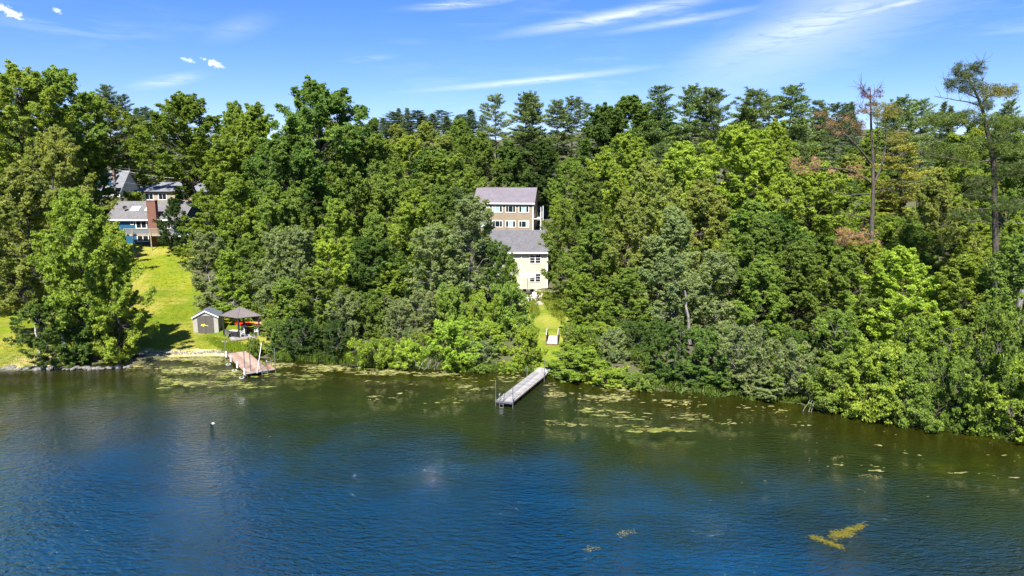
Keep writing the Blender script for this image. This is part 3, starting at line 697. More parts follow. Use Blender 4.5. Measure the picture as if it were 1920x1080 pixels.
# ------------------------------------------------------------------ grey shed
def shed():
    p = ground_hit(387, 626); Y = p[1]; sc = lambda n: n/FPX*math.hypot(Y, 19)*1.0
    wd = sc(44); hd = wd/2; he = sc(32); hp = sc(43.5); D = 2.6
    t = thing('garden_shed', 'small grey plastic shed with dark brown double doors on the lawn', 'shed', (p[0], Y, p[2]-.03), R(12))
    V = [(-hd, 0, -.3), (hd, 0, -.3), (hd, 0, he), (0, 0, hp), (-hd, 0, he)]; V += [(a, D, c) for a, _, c in V]
    obj('wall', mesh_py('wall', V, [(0, 1, 2, 3, 4), (5, 9, 8, 7, 6), (1, 6, 7, 2), (0, 4, 9, 5), (0, 5, 6, 1)], 'shed_grey'), t)
    k = (hp-he)/hd; o = .12
    for s, nm in ((-1, 'roof_panel'), (1, 'roof_panel')):
        a = [(0, hp), (s*(hd+o), he-o*k)]; V = []
        for y in (-.12, D+.1): V += [(a[0][0], y, a[0][1]+.004), (a[1][0], y, a[1][1]+.004), (a[1][0], y, a[1][1]+.09), (a[0][0], y, a[0][1]+.09)]
        rp = obj(nm, mesh_py(nm, V, [(0, 1, 2, 3), (4, 7, 6, 5), (0, 4, 5, 1), (3, 2, 6, 7), (1, 5, 6, 2)], 'shed_roof'), t)
        V = []
        for y in (-.17, -.122): V += [(a[0][0], y, a[0][1]-.03), (a[1][0], y, a[1][1]-.03), (a[1][0], y, a[1][1]+.10), (a[0][0], y, a[0][1]+.10)]
        obj('gable_trim', mesh_py('trim', V, [(0, 1, 2, 3), (4, 7, 6, 5), (0, 4, 5, 1), (3, 2, 6, 7), (1, 5, 6, 2), (0, 3, 7, 4)], 'canvas'), t)
        for j in range(5): obj('roof_rib', box_mesh(math.hypot(hd+o, (hd+o)*k), .05, .05, 'shed_roof'), rp, (s*(hd+o)/2, .2+j*.55, (a[0][1]+a[1][1])/2+.10), (0, s*math.atan(k), 0))
    # arched double door
    dw = sc(14); dh = sc(33.5)
    for s in (-1, 1):
        xs = np.linspace(.012, dw, 7)*s; top = [dh+sc(1.6)*(1-(abs(x)/dw)**2) for x in xs]
        V = [(x, -.05, .05) for x in xs]+[(x, -.05, zt) for x, zt in zip(xs, top)]; V += [(a, -.004, c) for a, _, c in V]
        F = [(i, i+1, i+8, i+7) for i in range(6)] + [(i+14, i+21, i+22, i+15) for i in range(6)] + [(7+i, 8+i, 22+i, 21+i) for i in range(6)] + [(0, 7, 21, 14), (6, 20, 27, 13)]
        d = obj('door', mesh_py('door', V, F, 'shed_door'), t); box('handle', d, 'steel', s*.06-.015, s*.06+.015, -.09, -.055, .95, 1.15)
    # yellow mark on the door: a small scribbled leaf shape
    z0 = sc(17.5); x0 = -sc(3.9)
    V = []
    for a, r in [(i*2*math.pi/11, (.30 if i % 2 == 0 else .17)) for i in range(11)]: V.append((x0+r*1.15*math.cos(a), -.058, z0+r*.62*math.sin(a)))
    m = [(v[0], -.053, v[2]) for v in V]; n = 11
    obj('door_emblem', mesh_py('emblem', V+m, [tuple(range(n))]+[(i, i+n, (i+1) % n+n, (i+1) % n) for i in range(n)], 'yellow_mark'), t)
    box('emblem_tail', t, 'yellow_mark', x0+.28, x0+.52, -.058, -.053, z0-.1, z0-.03)
    box('floor_plinth', t, 'dark_furniture', -hd+.03, hd-.03, .02, D-.02, -.5, -.31)
shed()

# ------------------------------------------------------------------ shelter with metal canopy, furniture and kayaks
def shelter():
    L, F, Rr = [ground_hit(*q) for q in ((420.5, 631), (449, 637), (487, 630))]; zf = max(L[2], F[2], Rr[2])+.12
    L, F, Rr = [np.array((*v[:2], zf)) for v in (L, F, Rr)]; B = L+Rr-F; C = (L+Rr)/2
    t = thing('roofed_shelter', 'open shelter with dark posts and brown grey hipped canopy beside the grey shed', 'shelter', tuple(C))
    cs = [v-C for v in (L, F, Rr, B)]; hp = 2.35
    for v in cs:
        box('post', t, 'black_metal', v[0]-.08, v[0]+.08, v[1]-.08, v[1]+.08, .004, hp)
        for sgn in (1,):
            e = v*.72; rod('brace', t, 'black_metal', (v[0], v[1], hp-.55), (e[0], e[1], hp-.05), .035)
    for a, b in zip(cs, cs[1:]+cs[:1]): rod('beam', t, 'black_metal', tuple(a+np.array((0, 0, hp-.06))), tuple(b+np.array((0, 0, hp-.06))), .07, 4)
    ap = np.array((0, 0, hp+1.05)); ov = [v*1.17 for v in cs]
    for a, b in zip(ov, ov[1:]+ov[:1]):
        a = a+np.array((0, 0, hp)); b = b+np.array((0, 0, hp)); dn = np.array((0, 0, -.05))
        p = obj('canopy_panel', mesh_py('canopy', [a, b, ap, a+dn, b+dn, ap+dn], [(0, 1, 2), (3, 5, 4), (0, 3, 4, 1)], 'canopy_grey'), t)
        for k in range(1, 7):
            f = k/7; e = a+(b-a)*f; q = 1-abs(2*f-1); top = e+(ap-(a+b)/2)*q*.98
            rod('rib', p, 'canopy_grey', tuple(e+np.array((0, 0, .012))), tuple(top+np.array((0, 0, .012))), .022, 4)
        rod('hip', t, 'canopy_grey', tuple(a+np.array((0, 0, .01))), tuple(ap+np.array((0, 0, .01))), .04, 5)
    # floor of planks
    e1 = (F-L); e2 = (Rr-F); n1 = e1/np.linalg.norm(e1); ang = math.atan2(e2[1], e2[0]); w1, w2 = np.linalg.norm(e1)+.9, np.linalg.norm(e2)+.7
    fl = obj('floor_frame', box_mesh(w2, w1, .14, 'deck_wood'), t, (0, 0, -.11), (0, 0, ang))
    nb = int(w1/.15)
    for i in range(nb): obj('floor_board', box_mesh(w2, .135, .03, 'wood_grey'), fl, (0, -w1/2+.075+i*.15, .086))
    st = ground_hit(421, 640); tag(obj('stepping_slab', box_mesh(1.5, .9, .12, 'wood_pale', .02), None, (st[0], st[1], st[2]+.05), (0, 0, -.4)), 'pale wooden slab on the grass in front of the shelter', 'slab')
    # furniture
    def chair(loc, rz, label, m='white_plastic', grp='chairs under the shelter'):
        c = thing('garden_chair', label, 'chair', loc, rz, grp)
        for sx in (-.24, .24):
            for sy in (-.22, .22): box('leg', c, m, sx-.022, sx+.022, sy-.022, sy+.022, 0, .43 if sy < 0 else .95)
            box('armrest', c, m, sx-.035, sx+.035, -.26, .2, .64, .675); box('arm_post', c, m, sx-.02, sx+.02, -.24, -.2, .474, .638)
        box('seat', c, m, -.262, .262, -.26, .2, .432, .472)
        for j in range(3): box('back_slat', c, m, -.218, .218, .2, .235, .56+j*.14, .66+j*.14)
        return c
    zt = zf+.01
    def sp(px, py): v = at_z(px, py, zt); return (v[0], v[1], zt)
    chair(sp(428, 632), R(60), 'metal framed chair at the left front corner of the shelter', 'steel')
    chair(sp(455, 631), R(-60), 'white chair just right of the front post of the shelter')
    chair(sp(483, 628), R(-100), 'white chair at the right post of the shelter')
    chair(sp(460, 624), R(180), 'white chair in the middle of the shelter')
    v = sp(441, 630); tb = thing('storage_bench', 'black deck box with pale lid under the shelter', 'box', v, R(-20))
    box('body', tb, 'dark_furniture', -.62, .62, -.32, .32, 0, .62, bev=.02); box('lid', tb, 'shed_grey', -.66, .66, -.36, .36, .622, .69, bev=.015); box('handle', tb, 'steel', -.1, .1, -.345, -.322, .45, .49)
    v = sp(470, 626); tb = thing('picnic_table', 'dark table behind the white chairs under the shelter', 'table', v, R(-15))
    for i in range(5): box('table_board', tb, 'dark_furniture', -.75, .75, -.36+i*.15, -.225+i*.15, .70, .74)
    for sx in (-.6, .6):
        for sy in (-.25, .25): box('leg', tb, 'dark_furniture', sx-.04, sx+.04, sy-.04, sy+.04, 0, .698)
    # kayaks on a wooden rack behind the shelter
    c0 = at_y(472, 612, B[1]+1.4); zr = g(c0[0], B[1]+1.4)
    rk = thing('kayak_rack', 'wooden rack carrying two kayaks behind the shelter', 'rack', (c0[0], B[1]+1.4, zr))
    hh = at_y(472, 611, B[1]+1.4)[2]-zr
    for sx in (-.9, .9):
        for sy in (-.7, .45): box('post', rk, 'wood_brown', sx-.05, sx+.05, sy-.05, sy+.05, -.3, hh+.3)
        box('crossbar', rk, 'wood_brown', sx-.05, sx+.05, -.9, .65, hh-.1, hh-.002)
    def kayak(label, m, loc, rz, ln=3.3, w=.36):
        k = thing('kayak', label, 'kayak', loc, rz, 'kayaks on the rack')
        ts = np.linspace(-1, 1, 17); V, Fc = [], []
        for q in ts:
            r_ = w*max(.02, (1-abs(q)**2.4))**.75; zz = .10*q*q
            for j in range(10): a = j*.6283; V.append((q*ln/2, r_*math.cos(a), zz+.26*(r_/w)*math.sin(a)*(1.05 if math.sin(a) < 0 else .75)+.28))
        for i in range(16):
            for j in range(10): Fc.append((i*10+j, i*10+(j+1) % 10, (i+1)*10+(j+1) % 10, (i+1)*10+j))
        Fc += [tuple(range(10))[::-1], tuple(range(160, 170))]
        obj('hull', mesh_py('hull', V, Fc, m, True), k)
        ring = [((.48*math.cos(a)), .22*math.sin(a), .50) for a in np.linspace(0, 6.283, 15)]
        obj('cockpit_rim', tubes_mesh('rim', 'black_metal', [(ring, [.025]*15)], 5), k)
        return k
    kayak('red kayak lying on the rack behind the shelter', 'kayak_red', (c0[0]-.55, B[1]+1.05, zr+hh), R(-8), 3.0)
    kayak('orange kayak on the rack right of the red one', 'kayak_orange', (c0[0]+.75, B[1]+1.75, zr+hh), R(5), 3.1)
shelter()

# ------------------------------------------------------------------ docks
def frame_on(a, b):
    d = np.array(b[:2])-np.array(a[:2]); return math.atan2(d[1], d[0]), float(np.hypot(*d))
def long_dock():
    zt = .55
    A = at_z(944.8, 752.2, zt); B = at_z(1012, 698.6, zt)
    ang, ln = frame_on(A, B); w = float(np.hypot(*(at_z(928.8, 751, zt)-at_z(961, 753.6, zt))[:2]))*.96
    t = thing('long_dock', 'long narrow grey dock on dark floats reaching out from the grass path', 'dock', (A[0], A[1], 0), ang)
    nsec = 4
    for s in range(nsec):
        x0, x1 = s*ln/nsec+.012, (s+1)*ln/nsec-.012
        sec = box('dock_section', t, 'wood_grey', x0, x1, -w/2+.06, w/2-.06, zt-.16, zt-.03)
        nb = int((x1-x0)/.155)
        for i in range(nb): child_box('deck_board', sec, 'wood_grey', x0+.002+i*(x1-x0)/nb, x0+(i+1)*(x1-x0)/nb-.012, -w/2+.05, w/2-.05, zt-.028, zt)
        for sy in (-1, 1): child_box('edge_rail', sec, 'wood_pale' if sy < 0 else 'steel', x0, x1, sy*(w/2-.025)-.024, sy*(w/2-.025)+.024, zt-.15, zt-.004)
        for k in (.15, .55): box('float', t, 'float_black', x0+(x1-x0)*k, x0+(x1-x0)*(k+.34), -w/2+.08, w/2-.08, -.12, zt-.165)
    box('end_fascia', t, 'steel', -.05, .008, -w/2, w/2, zt-.17, zt-.004)
    for x, y, h in ((.06, w/2+.06, 2.35), (.10, -w/2-.06, 1.95), (ln-.9, -w/2-.06, 2.2), (ln-1.4, w/2+.06, 1.5)):
        rod('pipe_post', t, 'steel', (x, y, -1.2), (x, y, h), .035); box('bracket', t, 'steel', x-.07, x+.07, y-.05 if y > 0 else y-.04, y+.04 if y > 0 else y+.05, zt-.14, zt+.02)
    for y in (w/2-.35, w/2-.72):
        P = [(-.12, y, -.6), (-.12, y, zt+.5), (-.05, y, zt+.68), (.12, y, zt+.68), (.2, y, zt+.5), (.2, y, zt)]; obj('ladder_rail', tubes_mesh('ladder', 'steel', [(P, [.025]*6)], 6), t)
    for z in (-.3, 0, .3): rod('ladder_rung', t, 'steel', (-.12, w/2-.72, z), (-.12, w/2-.35, z), .02)
    box('shore_ramp', t, 'wood_grey', ln+.01, ln+1.6, -w/2+.05, w/2-.05, zt-.12, zt-.01, (0, R(-3), 0))
long_dock()

def pink_dock():
    zt = .5
    FL, FR, NR, NL = [at_z(*q, zt) for q in ((423, 661), (463, 660.5), (503, 693.5), (461, 698))]
    a, b = (FL+FR)/2, (NL+NR)/2
    ang, ln = frame_on(b, a); w = 2.15
    t = thing('pink_dock', 'short pinkish brown dock with white bumpers and tall posts below the shelter', 'dock', (b[0], b[1], 0), ang)
    n = int(ln/.16); fr = box('deck_frame', t, 'wood_brown', 0, ln, -w/2+.05, w/2-.05, zt-.2, zt-.03)
    for i in range(n): child_box('deck_board', fr, 'wood_red' if i < 9 and False else 'wood_pink', i*ln/n+.003, (i+1)*ln/n-.010, -w/2, w/2, zt-.028, zt)
    # wider end platform on the right hand side
    pl = box('end_platform', t, 'wood_brown', .02, 1.7, -w/2-.60, -w/2-.02, zt-.2, zt-.05)
    for i in range(10): child_box('platform_board', pl, 'wood_red', .02+i*.168, .02+i*.168+.155, -w/2-.64, -w/2-.012, zt-.048, zt-.018)
    box('front_fascia', t, 'shed_grey', -.05, -.004, -w/2-.64, w/2, zt-.13, zt-.02)
    for i, x in enumerate((.12, ln*.36, ln*.68, ln*.93)):
        bp = box('bumper', t, 'white_plastic', x-.11, x+.11, w/2+.012, w/2+.18, zt-.25, zt+.42, bev=.04); rod('bumper_post', bp, 'black_metal', (0, 0, -.9), (0, 0, -.32), .06)
        if i in (0, 1, 2):
            ringp = [(x+.3*math.cos(q), w/2+.38+.22*math.sin(q), .05) for q in np.linspace(0, 5.6, 12)]; obj('mooring_rope', tubes_mesh('rope', 'white_plastic', [(ringp, [.03]*12)], 5), t)
    for x, y, h in ((.35, w/2-.55, 2.3), (1.4, w/2-.25, 2.5), (ln-.1, w/2+.03, 2.0), (.05, -w/2-.72, 2.6), (1.55, -w/2-.72, 1.2)): rod('pipe_post', t, 'steel', (x, y, -1.0), (x, y, h), .045)
    rod('leaning_pole', t, 'steel', (-.1, .05, .3), (1.2, -.9, 3.0), .05)
    for y in (-.42, -.95):
        P = [(-.14, y, -.7), (-.14, y, zt+.75), (-.02, y, zt+.92), (.2, y, zt+.92), (.3, y, zt+.75), (.3, y, zt-.03)]; obj('ladder_rail', tubes_mesh('ladder', 'steel', [(P, [.028]*6)], 6), t)
    for z in (-.35, -.05, .25): rod('ladder_rung', t, 'steel', (-.14, -.95, z), (-.14, -.42, z), .022)
    for x in (.3, ln*.5, ln*.9):
        for y in (-w/2+.2, w/2-.2): rod('pile', t, 'wood_brown', (x, y, -1.5), (x, y, zt-.2), .09)
pink_dock()

# ------------------------------------------------------------------ footbridge on the grass path
def footbridge():
    p = ground_hit(1036, 640); zf = p[2]+.22
    t = thing('footbridge', 'small pale wooden footbridge with a curved handrail on the grass path', 'bridge', (p[0], p[1], zf), R(-6))
    w, ln = 1.15, 3.6
    fr = box('bridge_frame', t, 'wood_brown', -w/2, w/2, -ln/2, ln/2, -.25, -.04)
    for i in range(24): child_box('deck_board', fr, 'wood_pale', -w/2, w/2, -ln/2+i*.15, -ln/2+i*.15+.138, -.038, 0)
    for s in (-1, 1):
        x = s*(w/2+.06)
        for k in range(5): box('rail_post', t, 'wood_brown', x-.045, x+.045, -ln/2+.1+k*.82-.045, -ln/2+.1+k*.82+.045, -.5, .82+.28*math.sin(math.pi*k/4))
        P = [(x, -ln/2+.05+q*(ln-.1), .87+.28*math.sin(math.pi*q)) for q in np.linspace(0, 1, 9)]; obj('handrail', tubes_mesh('handrail', 'wood_pale', [(P, [.075]*9)], 4, False), t)
        for k in range(20): yy = -ln/2+.2+k*.16; box('baluster', t, 'wood_brown', x-.02, x+.02, yy-.02, yy+.02, .1, .8+.26*math.sin(math.pi*(k+1)/21))
footbridge()

# ------------------------------------------------------------------ patio: parasol, chairs, table
def patio():
    X, Y, base = CH
    z = max(g(wx(995, 94), 94.0), base-.75)
    px = lambda p, YY: wx(p, YY)
    tag(obj('patio', box_mesh(5.2, 5.6, .5, 'paver'), None, (px(990, 94.5), 94.6, z-.2)), kind='structure', label='paved patio in front of the cream house')
    zt = z+.052
    t = thing('parasol', 'white parasol open over the dark table by the cream house', 'parasol', (px(989.5, 96.2), 96.2, zt))
    top = wz(510.5, 96.2)-zt; rod('pole', t, 'steel', (0, 0, 0), (0, 0, top), .03); box('base', t, 'dark_furniture', -.25, .25, -.25, .25, 0, .1, bev=.03)
    for k in range(8):
        a0, a1 = k*math.pi/4, (k+1)*math.pi/4; r_ = 1.22; h = top-.52
        V = [(0, 0, top), (r_*.5*math.cos(a0), r_*.5*math.sin(a0), top-.20), (r_*.5*math.cos(a1), r_*.5*math.sin(a1), top-.20), (r_*math.cos(a0), r_*math.sin(a0), h), (r_*math.cos(a1), r_*math.sin(a1), h), (r_*math.cos(a0), r_*math.sin(a0), h-.1), (r_*math.cos(a1), r_*math.sin(a1), h-.1)]
        c = obj('canopy_panel', mesh_py('panel', V, [(0, 1, 2), (1, 3, 4, 2), (3, 5, 6, 4)], 'canvas'), t)
        rod('rib', c, 'steel', (0, 0, top-.04), (r_*math.cos(a0), r_*math.sin(a0), h-.03), .012, 4)
    tb = thing('dining_table', 'dark dining table under the white parasol', 'table', (px(991, 96.2), 96.3, zt)); box('top', tb, 'dark_furniture', -.75, .75, -.5, .5, .70, .75, bev=.02)
    for sx in (-.6, .6):
        for sy in (-.38, .38): box('leg', tb, 'dark_furniture', sx-.03, sx+.03, sy-.03, sy+.03, 0, .698)
    for i, (dx, dy, rz, lb) in enumerate(((-.75, -.85, 180, 'dark chair at the left front of the table under the parasol'), (.45, -.85, 180, 'dark chair at the right front of the table under the parasol'), (-.5, .9, 0, 'dark chair behind the left of the table under the parasol'), (.55, .9, 0, 'dark chair behind the right of the table under the parasol'), (1.15, 0, -90, 'dark chair at the right end of the table under the parasol'))):
        c = thing('dining_chair', lb, 'chair', (px(991, 96.2)+dx, 96.3+dy, zt), R(rz), 'dark chairs round the patio table')
        for sx in (-.22, .22):
            for sy in (-.2, .2): box('leg', c, 'dark_furniture', sx-.02, sx+.02, sy-.02, sy+.02, 0, .43)
        box('seat', c, 'dark_furniture', -.25, .25, -.24, .24, .432, .48); box('backrest', c, 'dark_furniture', -.25, .25, .2, .25, .5, 1.0)
    def adirondack(loc, rz, label, m='white_plastic'):
        c = thing('lounge_chair', label, 'chair', loc, rz, 'white slatted chairs round the fire table')
        for i in range(5): box('seat_slat', c, m, -.28, .28, -.42+i*.12, -.32+i*.12, .40-i*.025, .425-i*.025, (R(-10), 0, 0))
        for i in range(5): obj('back_slat', box_mesh(.105, .025, .85-.06*abs(i-2), m), c, (-.25+i*.125, .32, .66-.03*abs(i-2)), (R(-22), 0, 0))
        for s in (-1, 1):
            box('armrest', c, m, s*.36-.07, s*.36+.07, -.5, .3, .60, .63); box('front_leg', c, m, s*.33-.03, s*.33+.03, -.46, -.36, 0, .598); box('rear_leg', c, m, s*.33-.03, s*.33+.03, .15, .25, 0, .598)
    yb = 93.6
    for p_, q_, rz, lb, m in ((982, 94.3, 60, 'white slatted chair left of the fire table, far side', 'white_plastic'), (1001, 94.6, -20, 'white slatted chair behind the fire table', 'white_plastic'), (984.5, 92.9, 100, 'white slatted chair left of the fire table, near side', 'white_plastic'), (1004.5, 93.0, -120, 'white slatted chair right of the fire table, near side', 'white_plastic'), (1011.5, 93.9, -75, 'pale yellow slatted chair at the right end of the patio', 'wood_pale')):
        adirondack((px(p_, q_), q_, zt), R(rz), lb, m)
    ft = thing('fire_table', 'low dark fire table between the white slatted chairs', 'table', (px(994, yb), yb, zt)); box('body', ft, 'dark_furniture', -.45, .45, -.45, .45, 0, .38, bev=.02); box('top', ft, 'stone', -.55, .55, -.55, .55, .382, .45, bev=.02)
    c = thing('garden_chair', 'white plastic chair on the blue house patio', 'chair', (wx(332.5, 114.4), 114.6, BH[2]+.035), R(20))
    for sx in (-.24, .24):
        for sy in (-.22, .22): box('leg', c, 'white_plastic', sx-.03, sx+.03, sy-.03, sy+.03, 0, .43)
        box('armrest', c, 'white_plastic', sx-.04, sx+.04, -.26, .2, .64, .68)
    box('seat', c, 'white_plastic', -.27, .27, -.26, .25, .432, .48); box('backrest', c, 'white_plastic', -.27, .27, .2, .25, .5, .98)
patio()

